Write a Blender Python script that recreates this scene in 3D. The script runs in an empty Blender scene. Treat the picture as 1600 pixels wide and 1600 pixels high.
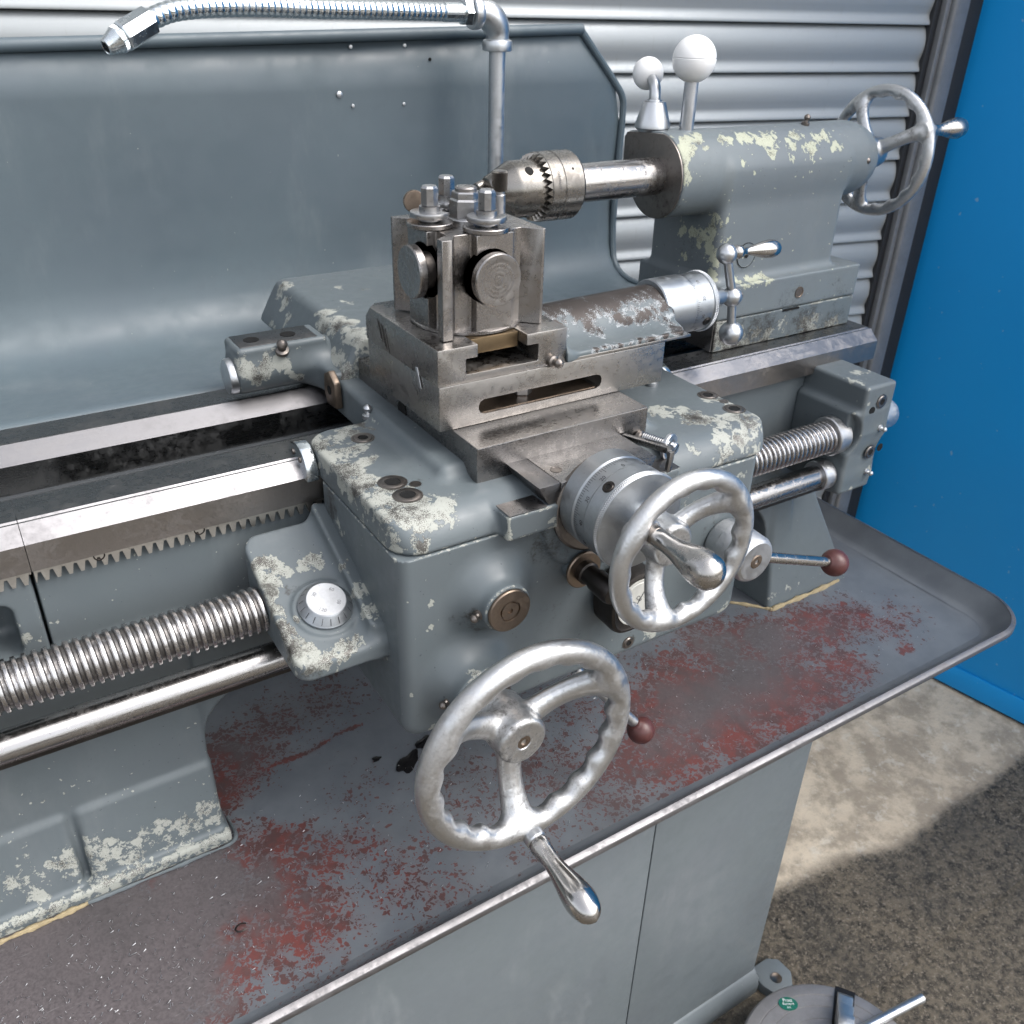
import bpy, bmesh, math, random
import numpy as np
from mathutils import Vector, Matrix

# ------------------------------------------------------------------ camera, sky, sun, exposure
SC = bpy.context.scene
COL = SC.collection
MM = 0.001                                  # everything below is written in millimetres


def setup_camera():
    cam = bpy.data.cameras.new('camera')
    cam.sensor_width = 36.0
    cam.lens = 36.0 * 1413.0 / 1600.0
    cam.clip_start = 0.02
    cam.clip_end = 100.0
    cam.dof.use_dof = True
    cam.dof.focus_distance = 0.72
    cam.dof.aperture_fstop = 16.0
    o = bpy.data.objects.new('camera', cam)
    right = Vector((0.84721416, -0.530668, 0.02489258))
    down = Vector((-0.24707365, -0.43506893, -0.86583465))
    fwd = Vector((0.47030073, 0.72739707, -0.49971064))
    m = Matrix((right, -down, -fwd)).transposed().to_4x4()
    m.translation = Vector((-214.9, -472.1, 339.7)) * MM
    o.matrix_world = m
    COL.objects.link(o)
    SC.camera = o


def setup_light():
    w = bpy.data.worlds.new('World')
    SC.world = w
    w.use_nodes = True
    nt = w.node_tree
    nt.nodes.clear()
    sky = nt.nodes.new('ShaderNodeTexSky')
    sky.sky_type = 'NISHITA'
    sky.sun_disc = False
    el, az = math.radians(52), math.radians(SUN_AZ)      # az: compass angle of the sun, clockwise from +Y
    sky.sun_elevation = el
    sky.sun_rotation = az
    sky.air_density = 1.0
    sky.dust_density = 4.0
    sky.ozone_density = 1.0
    hs = nt.nodes.new('ShaderNodeHueSaturation')         # hazy, nearly white overcast
    hs.inputs['Saturation'].default_value = 0.30
    bg = nt.nodes.new('ShaderNodeBackground')
    bg.inputs['Strength'].default_value = SKY
    out = nt.nodes.new('ShaderNodeOutputWorld')
    nt.links.new(sky.outputs[0], hs.inputs['Color'])
    nt.links.new(hs.outputs[0], bg.inputs['Color'])
    nt.links.new(bg.outputs[0], out.inputs['Surface'])
    sun = bpy.data.lights.new('sun', 'SUN')
    sun.energy = SUN
    sun.angle = math.radians(60)
    sun.color = (1.0, 0.96, 0.9)
    so = bpy.data.objects.new('sun', sun)
    d = Vector((math.sin(az) * math.cos(el), math.cos(az) * math.cos(el), math.sin(el)))
    so.rotation_euler = d.to_track_quat('Z', 'Y').to_euler()
    COL.objects.link(so)
    v = SC.view_settings
    v.view_transform = 'Standard'
    v.look = 'None'
    v.gamma = 1.0
    v.exposure = EXPOSURE
    v.use_curve_mapping = False
    c = SC.cycles
    c.max_bounces = 6
    c.diffuse_bounces = 3
    c.glossy_bounces = 4
    c.transmission_bounces = 2
    c.use_adaptive_sampling = True
    c.adaptive_threshold = 0.02
    c.caustics_reflective = False
    c.caustics_refractive = False


SUN_AZ, SKY, SUN, EXPOSURE = 135.0, 0.15, 0.5, 1.42
setup_camera()
setup_light()

rng = np.random.default_rng(7)
random.seed(7)

# ------------------------------------------------------------------ object helpers
ORG = {}


def thing(name, label, cat, loc, group=None):
    o = bpy.data.objects.new(name, None)
    o.empty_display_size = 0.02
    o.location = Vector(loc) * MM
    COL.objects.link(o)
    o['label'] = label
    o['category'] = cat
    if group:
        o['group'] = group
    ORG[o.name] = np.array(loc, float)
    return o


def mesh_of(name, V, F, org, mat, nrm=None, attrs=None, sharp=35, smooth=True):
    me = bpy.data.meshes.new(name)
    V = (np.asarray(V, float) - org) * MM
    me.from_pydata(V.tolist(), [], [tuple(int(i) for i in f) for f in F] if not isinstance(F, np.ndarray) else F.tolist())
    me.update()
    if smooth:
        me.polygons.foreach_set('use_smooth', np.ones(len(me.polygons), bool))
        if nrm is not None:
            me.normals_split_custom_set_from_vertices(np.asarray(nrm, float).tolist())
        elif sharp is not None:
            me.set_sharp_from_angle(angle=math.radians(sharp))
    if attrs:
        for k, a in attrs.items():
            at = me.attributes.new(k, 'FLOAT', 'POINT')
            at.data.foreach_set('value', np.asarray(a, np.float32))
    if mat is not None:
        me.materials.append(MAT[mat] if isinstance(mat, str) else mat)
    return me


def part(name, geo, mat, parent, wear=None, sharp=35, smooth=True, wn=False, label=None, kind=None, grime=None):
    """geo: (V, F) or (V, F, normals). One mesh object under parent (or on top level if parent is None)."""
    V, F = geo[0], geo[1]
    nrm = geo[2] if len(geo) > 2 else None
    attrs = {}
    if wear is not None:
        attrs['wear'] = wear_at(V, wear)
    if grime is not None:
        attrs['grime'] = wear_at(V, grime) if isinstance(grime, list) else np.full(len(V), grime)
    if len(geo) > 3 and geo[3] is not None:
        attrs['edge'] = geo[3]
    org = ORG[parent.name] if parent is not None else np.zeros(3)
    o = bpy.data.objects.new(name, mesh_of(name, V, F, org, mat, nrm, attrs, sharp, smooth))
    COL.objects.link(o)
    if parent is not None:
        o.parent = parent
        ORG[o.name] = org
    if wn:
        m = o.modifiers.new('weighted', 'WEIGHTED_NORMAL')
        m.keep_sharp = True
    if label:
        o['label'] = label
    if kind:
        o['kind'] = kind
    return o


def tag(o, label=None, cat=None, group=None, kind=None):
    for k, v in (('label', label), ('category', cat), ('group', group), ('kind', kind)):
        if v:
            o[k] = v
    return o


def wear_at(V, blobs):
    V = np.asarray(V, float)
    w = np.zeros(len(V))
    # ragged outlines: shift the sample points by a few millimetres of smooth noise
    R = np.random.default_rng(11)
    S = np.zeros_like(V)
    for lam, a in ((34, 3.2), (15, 2.3), (7, 1.5), (4, 0.9)):
        for _ in range(4):
            k = R.normal(size=3)
            k *= 2 * math.pi / lam / np.linalg.norm(k)
            S += a * 0.6 * np.sin(V @ k + R.uniform(0, 6.28))[:, None] * R.normal(size=3)
    V = V + S
    for b in blobs:
        d = np.linalg.norm(V - np.array(b[:3]), axis=1) / b[3]
        w = np.maximum(w, np.clip(1.3 - d, 0, 1) * (b[4] if len(b) > 4 else 1.0))
    return w


# ------------------------------------------------------------------ mesh primitives, all return (V, F)
def join(*gs):
    V, F, n = [], [], 0
    for g in gs:
        V.append(np.asarray(g[0], float))
        F += [tuple(i + n for i in f) for f in g[1]]
        n += len(g[0])
    return np.concatenate(V), F


def from_bm(bm):
    bm.verts.ensure_lookup_table()
    V = np.array([v.co[:] for v in bm.verts])
    F = [tuple(v.index for v in f.verts) for f in bm.faces]
    bm.free()
    return V, F


def bev(bm, w, seg=2, ang=20):
    if w > 0:
        es = [e for e in bm.edges if len(e.link_faces) == 2 and e.calc_face_angle(0) > math.radians(ang)]
        bmesh.ops.bevel(bm, geom=es, offset=w, segments=seg, profile=0.5, affect='EDGES', clamp_overlap=True)
    bm.verts.index_update()


def box(x0, x1, y0, y1, z0, z1, b=0.8, seg=2):
    bm = bmesh.new()
    bmesh.ops.create_cube(bm, size=1.0)
    for v in bm.verts:
        v.co = Vector((x0 if v.co.x < 0 else x1, y0 if v.co.y < 0 else y1, z0 if v.co.z < 0 else z1))
    bev(bm, b, seg)
    return from_bm(bm)


AX = {'x': ((0, 1, 0), (0, 0, 1), (1, 0, 0)), 'y': ((1, 0, 0), (0, 0, 1), (0, 1, 0)), 'z': ((1, 0, 0), (0, 1, 0), (0, 0, 1))}


def prism(poly, axis, a0, a1, b=0.6, seg=2):
    """poly in the two other axes (x: y,z / y: x,z / z: x,y), extruded from a0 to a1 along axis."""
    u, v, w = (np.array(t, float) for t in AX[axis])
    bm = bmesh.new()
    lo = [bm.verts.new(Vector(p[0] * u + p[1] * v + a0 * w)) for p in poly]
    hi = [bm.verts.new(Vector(p[0] * u + p[1] * v + a1 * w)) for p in poly]
    n = len(poly)
    bm.faces.new(lo[::-1])
    bm.faces.new(hi)
    for i in range(n):
        bm.faces.new((lo[i], lo[(i + 1) % n], hi[(i + 1) % n], hi[i]))
    bmesh.ops.recalc_face_normals(bm, faces=bm.faces)
    bev(bm, b, seg)
    return from_bm(bm)


def frame(d):
    d = np.array(d, float)
    d = d / np.linalg.norm(d)
    a = np.array((0, 0, 1.0)) if abs(d[2]) < 0.9 else np.array((1.0, 0, 0))
    u = np.cross(a, d)
    u /= np.linalg.norm(u)
    return u, np.cross(d, u), d


def lathe(prof, org, d, seg=48, cap=True, fr=None):
    """prof: [(radius, distance along d), ...] from one end to the other."""
    u, v, d = fr if fr is not None else frame(d)
    org = np.array(org, float)
    V, F, rings = [], [], []
    for r, t in prof:
        if r < 1e-6:
            rings.append([len(V)])
            V.append(org + d * t)
        else:
            rings.append(list(range(len(V), len(V) + seg)))
            for k in range(seg):
                a = 2 * math.pi * k / seg
                V.append(org + d * t + r * (math.cos(a) * u + math.sin(a) * v))
    for a, b in zip(rings[:-1], rings[1:]):
        for k in range(seg):
            k2 = (k + 1) % seg
            if len(a) == 1 and len(b) == 1:
                break
            if len(a) == 1:
                F.append((a[0], b[k2], b[k]))
            elif len(b) == 1:
                F.append((a[k], a[k2], b[0]))
            else:
                F.append((a[k], a[k2], b[k2], b[k]))
    if cap:
        if len(rings[0]) > 1:
            F.append(tuple(rings[0][::-1]))
        if len(rings[-1]) > 1:
            F.append(tuple(rings[-1]))
    return np.array(V), F


def cyl(p, q, r, seg=32, b=0.6, r2=None):
    p, q = np.array(p, float), np.array(q, float)
    L = np.linalg.norm(q - p)
    r2 = r if r2 is None else r2
    return lathe([(r - b, 0), (r, b), (r2, L - b), (r2 - b, L)], p, q - p, seg)


def ball(c, r, d=(0, 0, 1), seg=40, n=20):
    pr = [(r * math.sin(math.pi * i / n), -r * math.cos(math.pi * i / n)) for i in range(n + 1)]
    pr[0] = (0, -r)
    pr[-1] = (0, r)
    return lathe(pr, c, d, seg)


def tube(path, rad, seg=20, cap=True):
    path = np.array(path, float)
    n = len(path)
    rad = [rad] * n if np.isscalar(rad) else rad
    T = np.gradient(path, axis=0)
    T /= np.linalg.norm(T, axis=1)[:, None]
    u, v, _ = frame(T[0])
    V, F = [], []
    for i in range(n):
        u = u - T[i] * (u @ T[i])
        u /= np.linalg.norm(u)
        v = np.cross(T[i], u)
        for k in range(seg):
            a = 2 * math.pi * k / seg
            V.append(path[i] + rad[i] * (math.cos(a) * u + math.sin(a) * v))
    for i in range(n - 1):
        for k in range(seg):
            k2 = (k + 1) % seg
            F.append((i * seg + k, i * seg + k2, (i + 1) * seg + k2, (i + 1) * seg + k))
    if cap:
        F.append(tuple(range(seg))[::-1])
        F.append(tuple(range((n - 1) * seg, n * seg)))
    return np.array(V), F


def spline(pts, n=60):
    """Catmull-Rom through pts."""
    P = np.array(pts, float)
    P = np.concatenate([[2 * P[0] - P[1]], P, [2 * P[-1] - P[-2]]])
    out = []
    m = len(P) - 3
    for i in range(n):
        t = i / (n - 1) * m
        k = min(int(t), m - 1)
        s = t - k
        a, b, c, d = P[k:k + 4]
        out.append(0.5 * (2 * b + (c - a) * s + (2 * a - 5 * b + 4 * c - d) * s * s + (3 * b - a - 3 * c + d) * s ** 3))
    return np.array(out)


# ------------------------------------------------------------------ castings: signed distance fields meshed by surface nets
def smin(a, b, k):
    h = np.clip(0.5 + 0.5 * (b - a) / k, 0, 1)
    return b + (a - b) * h - k * h * (1 - h)


def smax(a, b, k):
    return -smin(-a, -b, k)


def sd_box(X, Y, Z, x0, x1, y0, y1, z0, z1, r=3.0):
    qx = np.abs(X - (x0 + x1) / 2) - ((x1 - x0) / 2 - r)
    qy = np.abs(Y - (y0 + y1) / 2) - ((y1 - y0) / 2 - r)
    qz = np.abs(Z - (z0 + z1) / 2) - ((z1 - z0) / 2 - r)
    o = np.sqrt(np.maximum(qx, 0) ** 2 + np.maximum(qy, 0) ** 2 + np.maximum(qz, 0) ** 2)
    return o + np.minimum(np.maximum(qx, np.maximum(qy, qz)), 0) - r


def sd_plan(A, B, H, a0, a1, b0, b1, h0, h1, rc, rt):
    """box whose plan (A, B) has corner radius rc, top and bottom edges radius rt."""
    qa = np.abs(A - (a0 + a1) / 2) - ((a1 - a0) / 2 - rc)
    qb = np.abs(B - (b0 + b1) / 2) - ((b1 - b0) / 2 - rc)
    d = np.sqrt(np.maximum(qa, 0) ** 2 + np.maximum(qb, 0) ** 2) + np.minimum(np.maximum(qa, qb), 0) - rc
    dh = np.abs(H - (h0 + h1) / 2) - (h1 - h0) / 2
    p, q = d + rt, dh + rt
    return np.sqrt(np.maximum(p, 0) ** 2 + np.maximum(q, 0) ** 2) + np.minimum(np.maximum(p, q), 0) - rt


def sd_cyl(A, B, H, ca, cb, r, h0, h1, e=1.0):
    d = np.sqrt((A - ca) ** 2 + (B - cb) ** 2) - r + e
    dh = np.abs(H - (h0 + h1) / 2) - (h1 - h0) / 2 + e
    return np.sqrt(np.maximum(d, 0) ** 2 + np.maximum(dh, 0) ** 2) + np.minimum(np.maximum(d, dh), 0) - e


def sd_cap(X, Y, Z, p, q, r0, r1):
    p, q = np.array(p, float), np.array(q, float)
    e = q - p
    t = np.clip(((X - p[0]) * e[0] + (Y - p[1]) * e[1] + (Z - p[2]) * e[2]) / (e @ e), 0, 1)
    return np.sqrt((X - p[0] - t * e[0]) ** 2 + (Y - p[1] - t * e[1]) ** 2 + (Z - p[2] - t * e[2]) ** 2) - (r0 + (r1 - r0) * t)


def nets(fn, lo, hi, h, keep=None):
    """Surface nets of fn(X, Y, Z) < 0; returns V, F, normals, edge (convexity)."""
    ax = [np.arange(lo[i] - 1.5 * h, hi[i] + 1.5 * h + h, h, dtype=np.float32) for i in range(3)]
    X, Y, Z = np.meshgrid(*ax, indexing='ij')
    D = fn(X, Y, Z).astype(np.float32)
    S = D < 0
    n = np.array(D.shape) - 1
    cnt = np.zeros(n, np.int8)
    for i in (0, 1):
        for j in (0, 1):
            for k in (0, 1):
                cnt += S[i:n[0] + i, j:n[1] + j, k:n[2] + k]
    act = (cnt > 0) & (cnt < 8)
    idx = -np.ones(n, np.int64)
    cells = np.argwhere(act)
    idx[act] = np.arange(len(cells))
    acc = np.zeros((len(cells), 3))
    num = np.zeros(len(cells))
    cs = [(i, j, k) for i in (0, 1) for j in (0, 1) for k in (0, 1)]
    for a in cs:
        for d in range(3):
            if a[d] == 1:
                continue
            b = list(a)
            b[d] = 1
            da = D[cells[:, 0] + a[0], cells[:, 1] + a[1], cells[:, 2] + a[2]]
            db = D[cells[:, 0] + b[0], cells[:, 1] + b[1], cells[:, 2] + b[2]]
            m = (da < 0) != (db < 0)
            t = np.where(m, da / np.where(m, da - db, 1), 0)
            p = np.repeat(np.array([a], float), len(cells), 0)
            p[:, d] += t
            acc[m] += p[m]
            num[m] += 1
    V = np.array([ax[0][0], ax[1][0], ax[2][0]]) + (cells + acc / num[:, None]) * h
    F = []
    for d in range(3):
        e1, e2 = (d + 1) % 3, (d + 2) % 3
        sl0 = [slice(1, -1)] * 3
        sl1 = [slice(1, -1)] * 3
        sl0[d] = slice(0, -1)
        sl1[d] = slice(1, None)
        s0, s1 = S[tuple(sl0)], S[tuple(sl1)]
        pos = np.argwhere(s0 != s1)
        flip = s0[tuple(pos.T)]
        off = np.ones(3, int)
        off[d] = 0
        c = pos + off
        def at(o1, o2):
            q = c.copy()
            q[:, e1] -= o1
            q[:, e2] -= o2
            return idx[tuple(q.T)]
        q = np.stack([at(0, 0), at(1, 0), at(1, 1), at(0, 1)], 1)
        q[~flip] = q[~flip][:, ::-1]
        F.append(q)
    F = np.concatenate(F)
    e = 0.35 * h

    def grad(V):
        x, y, z = V.T
        return np.stack([fn(x + e, y, z) - fn(x - e, y, z), fn(x, y + e, z) - fn(x, y - e, z), fn(x, y, z + e) - fn(x, y, z - e)], 1) / (2 * e)
    for _ in range(2):
        g = grad(V)
        d = fn(*V.T)
        V = V - (np.clip(d, -h, h) / np.maximum((g ** 2).sum(1), 0.2))[:, None] * g
    g = grad(V)
    N = g / np.maximum(np.linalg.norm(g, axis=1), 1e-6)[:, None]
    E = 2.5
    x, y, z = V.T
    lap = (fn(x + E, y, z) + fn(x - E, y, z) + fn(x, y + E, z) + fn(x, y - E, z) + fn(x, y, z + E) + fn(x, y, z - E) - 6 * fn(x, y, z)) / E
    return V, F, N, np.clip(lap, -1, 2)


def split(geo, cls):
    """split a surface-nets mesh by a per-face class so that pieces keep their common normals."""
    V, F, N = geo[0], geo[1], geo[2]
    out = {}
    for c in np.unique(cls):
        f = F[cls == c]
        u, inv = np.unique(f, return_inverse=True)
        out[int(c)] = (V[u], inv.reshape(f.shape), N[u])
    return out


def text(s, size, org, right, up, lift=0.05, wrap=None, align='CENTER'):
    """flat lettering as mesh; wrap=(axis point, axis dir, radius) bends it round a cylinder."""
    cu = bpy.data.curves.new('lettering', 'FONT')
    cu.body = s
    cu.size = size
    cu.align_x = align
    cu.align_y = 'CENTER'
    cu.extrude = lift
    o = bpy.data.objects.new('lettering', cu)
    COL.objects.link(o)
    dg = bpy.context.evaluated_depsgraph_get()
    me = bpy.data.meshes.new_from_object(o.evaluated_get(dg))
    V = np.array([v.co[:] for v in me.vertices])
    F = [tuple(p.vertices) for p in me.polygons]
    bpy.data.objects.remove(o)
    bpy.data.curves.remove(cu)
    bpy.data.meshes.remove(me)
    org, right, up = (np.array(t, float) for t in (org, right, up))
    right /= np.linalg.norm(right)
    up /= np.linalg.norm(up)
    nor = np.cross(right, up)
    if wrap is None:
        return org + V[:, :1] * right + V[:, 1:2] * up + (V[:, 2:3] + lift) * nor, F
    r = wrap                                            # the bend runs along `right`
    a = V[:, 0] / r
    c = org - nor * r
    return c + (r + V[:, 2:3] + lift) * (np.cos(a)[:, None] * nor + np.sin(a)[:, None] * right) + V[:, 1:2] * up, F

# ------------------------------------------------------------------ materials
MAT = {}


class NT:
    def __init__(self, name):
        self.m = bpy.data.materials.new(name)
        self.m.use_nodes = True
        self.t = self.m.node_tree
        self.t.nodes.clear()
        self.out = self.t.nodes.new('ShaderNodeOutputMaterial')
        self.b = self.t.nodes.new('ShaderNodeBsdfPrincipled')
        self.t.links.new(self.b.outputs[0], self.out.inputs['Surface'])
        self.co = self.t.nodes.new('ShaderNodeTexCoord').outputs['Object']
        MAT[name] = self.m

    def n(self, typ, **kw):
        x = self.t.nodes.new(typ)
        for k, v in kw.items():
            setattr(x, k, v)
        return x

    def put(self, sock, v):
        if hasattr(v, 'is_linked') or hasattr(v, 'links'):
            self.t.links.new(v, sock)
        elif isinstance(v, tuple) and len(v) == 3 and sock.type == 'RGBA':
            sock.default_value = (*v, 1)
        else:
            sock.default_value = v

    def math(self, op, a, b=0.0, c=0.0, clamp=False):
        x = self.n('ShaderNodeMath', operation=op)
        x.use_clamp = clamp
        for i, v in enumerate((a, b, c)):
            self.put(x.inputs[i], v)
        return x.outputs[0]

    def mix(self, f, a, b, mode='MIX'):
        x = self.n('ShaderNodeMix', data_type='RGBA', blend_type=mode)
        self.put(x.inputs[0], f)
        self.put(x.inputs[6], a)
        self.put(x.inputs[7], b)
        return x.outputs[2]

    def lerp(self, f, a, b):
        x = self.n('ShaderNodeMix', data_type='FLOAT')
        self.put(x.inputs[0], f)
        self.put(x.inputs[2], a)
        self.put(x.inputs[3], b)
        return x.outputs[0]

    def ramp(self, v, a, b, lo=0.0, hi=1.0, smooth=True):
        x = self.n('ShaderNodeMapRange', interpolation_type='SMOOTHSTEP' if smooth else 'LINEAR')
        for s, val in zip(x.inputs[:5], (v, a, b, lo, hi)):
            self.put(s, val)
        return x.outputs[0]

    def noise(self, scale, detail=4.0, rough=0.55, stretch=None, dist=0.0, off=None):
        x = self.n('ShaderNodeTexNoise')
        v = self.co
        if stretch or off:
            mp = self.n('ShaderNodeMapping')
            self.put(mp.inputs['Vector'], v)
            if stretch:
                mp.inputs['Scale'].default_value = stretch
            if off:
                mp.inputs['Location'].default_value = off
            v = mp.outputs[0]
        self.put(x.inputs['Vector'], v)
        x.inputs['Scale'].default_value = scale
        x.inputs['Detail'].default_value = detail
        x.inputs['Roughness'].default_value = rough
        x.inputs['Distortion'].default_value = dist
        return x.outputs['Fac']

    def voro(self, scale, feature='F1', rand=1.0, out='Distance'):
        x = self.n('ShaderNodeTexVoronoi', feature=feature)
        self.put(x.inputs['Vector'], self.co)
        x.inputs['Scale'].default_value = scale
        x.inputs['Randomness'].default_value = rand
        return x.outputs[out]

    def attr(self, name):
        return self.n('ShaderNodeAttribute', attribute_name=name).outputs['Fac']

    def bump(self, h, dist, strength=1.0, normal=None):
        x = self.n('ShaderNodeBump')
        self.put(x.inputs['Height'], h)
        x.inputs['Distance'].default_value = dist
        x.inputs['Strength'].default_value = strength
        if normal is not None:
            self.put(x.inputs['Normal'], normal)
        return x.outputs[0]

    def set(self, **kw):
        for k, v in kw.items():
            self.put(self.b.inputs[k.replace('_', ' ').title() if k not in ('IOR',) else k], v)


PRIMER = (0.38, 0.392, 0.355)


def paint(name, base, rough=0.40, primer=PRIMER, under=(0.10, 0.095, 0.088), specks=1.0, grain=0.0, edge=0.30, tint=(0.97, 1.0, 0.96), chip_scale=125, pit=0.75, midamp=3.2, wamp=0.6, cast=0.16, film=0.10):
    t = NT(name)
    big = t.noise(7, 3, 0.6)
    mid = t.noise(38, 4, 0.6)
    chip = t.noise(chip_scale, 9, 0.74, dist=0.3)
    fine = t.noise(520, 3, 0.7)
    sand = t.noise(1500, 2, 0.6)
    w = t.attr('wear')
    ed = t.attr('edge')
    wv = t.math('ADD', w, t.math('MULTIPLY', ed, edge))
    k = t.math('ADD', t.math('MULTIPLY', t.math('SUBTRACT', chip, 0.5), t.ramp(wv, 0.0, 0.45, 1.2, 3.4)), wv)
    m = t.ramp(k, 0.50, 0.54)                                   # paint gone, primer shows
    # tiny flecks, gathered where the big noise is high
    fl = t.noise(210, 2, 0.5, off=(3.1, 1.7, 0.4))
    spk = t.ramp(t.math('ADD', t.math('ADD', fl, t.math('MULTIPLY', t.math('SUBTRACT', mid, 0.5), 0.35)), t.math('MULTIPLY', w, 0.16)), 0.80 - 0.035 * specks, 0.83 - 0.035 * specks)
    m = t.math('MAXIMUM', m, spk)
    # primer rubbed through to iron, grainy
    k2 = t.math('ADD', t.math('ADD', t.math('MULTIPLY', t.math('SUBTRACT', mid, 0.5), midamp), t.math('MULTIPLY', t.math('SUBTRACT', sand, 0.5), 2.6)), t.math('SUBTRACT', t.math('MULTIPLY', wv, wamp), 0.75 - grain))
    m2 = t.math('MULTIPLY', t.ramp(k2, 0.05, 0.22), m)
    # dirt in hollows and hand grime
    dirt = t.ramp(t.math('ADD', t.math('MULTIPLY', mid, 0.55), t.math('MULTIPLY', big, 0.45)), 0.50, 0.74)
    pits = t.ramp(t.noise(330, 2, 0.5, off=(9, 2, 5)), 0.735, 0.76)
    c0 = t.mix(t.math('MULTIPLY', dirt, 0.32), base, tuple(v * 0.62 for v in base))
    c0 = t.mix(t.ramp(big, 0.35, 0.65, 0.0, 0.35), c0, tuple(b * v * 1.18 for b, v in zip(base, tint)))
    c0 = t.mix(t.math('MULTIPLY', pits, pit), c0, (0.03, 0.035, 0.04))
    pr = t.mix(t.math('MULTIPLY', fine, 0.5), primer, tuple(v * 0.55 for v in primer))
    rim = t.math('MULTIPLY', t.math('MULTIPLY', t.ramp(k, 0.46, 0.50), t.math('SUBTRACT', 1.0, m)), t.ramp(wv, 0.06, 0.2))   # dark line where the paint film ends
    c0 = t.mix(t.math('MULTIPLY', rim, 0.35), c0, tuple(v * 0.45 for v in base))
    col = t.mix(m2, t.mix(m, c0, pr), under)
    ro = t.lerp(m, t.ramp(mid, 0.3, 0.7, rough - 0.05, rough + 0.14), 0.72)
    gr = t.attr('grime')
    gm = t.math('MULTIPLY', t.ramp(t.math('ADD', gr, t.math('ADD', t.math('MULTIPLY', t.math('SUBTRACT', chip, 0.5), 1.5), t.math('MULTIPLY', t.math('SUBTRACT', fine, 0.5), 0.9))), 0.40, 0.95), 0.85)
    col = t.mix(gm, col, (0.026, 0.022, 0.018))
    # dusty film and faint wipe marks
    fm = t.ramp(t.noise(11, 5, 0.7, stretch=(1, 1, 0.35), off=(4, 4, 4)), 0.52, 0.78, 0, film)
    col = t.mix(fm, col, (0.45, 0.46, 0.45))
    ro = t.math('ADD', ro, fm)
    t.set(Base_Color=col, Roughness=t.lerp(m2, ro, 0.45), Metallic=t.math('MULTIPLY', m2, 0.6))
    h = t.math('SUBTRACT', t.math('ADD', t.math('MULTIPLY', mid, 0.30), t.math('MULTIPLY', t.noise(190, 4, 0.6), cast)), t.math('MULTIPLY', m, 0.75))
    t.b.inputs['Specular IOR Level'].default_value = 0.5
    t.set(Normal=t.bump(h, 0.0006, 0.55))
    return t


def steel(name, col=(0.42, 0.40, 0.375), rough=0.36, stretch=(1, 1, 1), line=900, grime=0.35, bump=0.12, tone=0.25, aniso=None, pit=0.0, rust=0.0):
    t = NT(name)
    ln = t.noise(line, 2, 0.6, stretch=stretch)
    bl = t.noise(24, 5, 0.62)
    fi = t.noise(160, 4, 0.7)
    dk = t.ramp(t.math('ADD', t.math('MULTIPLY', bl, 0.65), t.math('MULTIPLY', fi, 0.35)), 0.44, 0.66)
    c = t.mix(t.math('MULTIPLY', dk, grime), col, (col[0] * 0.42, col[1] * 0.39, col[2] * 0.36))
    c = t.mix(t.math('MULTIPLY', ln, tone), c, tuple(min(1, v * 1.45) for v in col))
    sp = t.ramp(t.noise(420, 2, 0.5, off=(2, 8, 3)), 0.70, 0.735)
    c = t.mix(t.math('MULTIPLY', sp, 0.18 + pit * 0.5), c, (0.06, 0.05, 0.045))
    if rust:
        rs = t.ramp(t.noise(55, 6, 0.7, off=(5, 5, 1)), 0.60, 0.72)
        c = t.mix(t.math('MULTIPLY', rs, rust), c, (0.16, 0.10, 0.05))
    r = t.math('ADD', t.ramp(t.math('ADD', t.math('MULTIPLY', fi, 0.5), t.math('MULTIPLY', dk, 0.5)), 0.2, 0.8, rough - 0.07, rough + 0.13), t.math('MULTIPLY', t.math('SUBTRACT', ln, 0.5), 0.16))
    gm = t.math('MULTIPLY', t.ramp(t.math('ADD', t.attr('grime'), t.math('ADD', t.math('MULTIPLY', t.math('SUBTRACT', bl, 0.5), 1.2), t.math('MULTIPLY', t.math('SUBTRACT', fi, 0.5), 1.6))), 0.35, 0.95), 0.8)
    c = t.mix(gm, c, (0.055, 0.050, 0.046))
    t.set(Base_Color=c, Metallic=t.lerp(t.math('MAXIMUM', gm, t.math('MULTIPLY', dk, grime)), 1.0, 0.8), Roughness=t.math('ADD', r, t.math('MULTIPLY', gm, 0.15)))
    t.set(Normal=t.bump(t.math('ADD', ln, t.math('MULTIPLY', fi, 0.3)), 0.00012, bump * 4))
    if aniso is not None:
        t.b.inputs['Anisotropic'].default_value = aniso
    return t


def simple(name, col, rough=0.5, metal=0.0, var=0.25, scale=60, bump=0.0, spec=0.5):
    t = NT(name)
    a = t.noise(scale, 5, 0.65)
    f = t.noise(scale * 9, 3, 0.6)
    c = t.mix(t.ramp(a, 0.3, 0.7, 0, var), col, tuple(v * 0.55 for v in col))
    t.set(Base_Color=c, Metallic=metal, Roughness=t.ramp(f, 0.25, 0.75, max(rough - 0.08, 0.02), rough + 0.1))
    t.b.inputs['Specular IOR Level'].default_value = spec
    if bump:
        t.set(Normal=t.bump(t.math('ADD', a, t.math('MULTIPLY', f, 0.4)), bump, 0.6))
    return t


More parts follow.
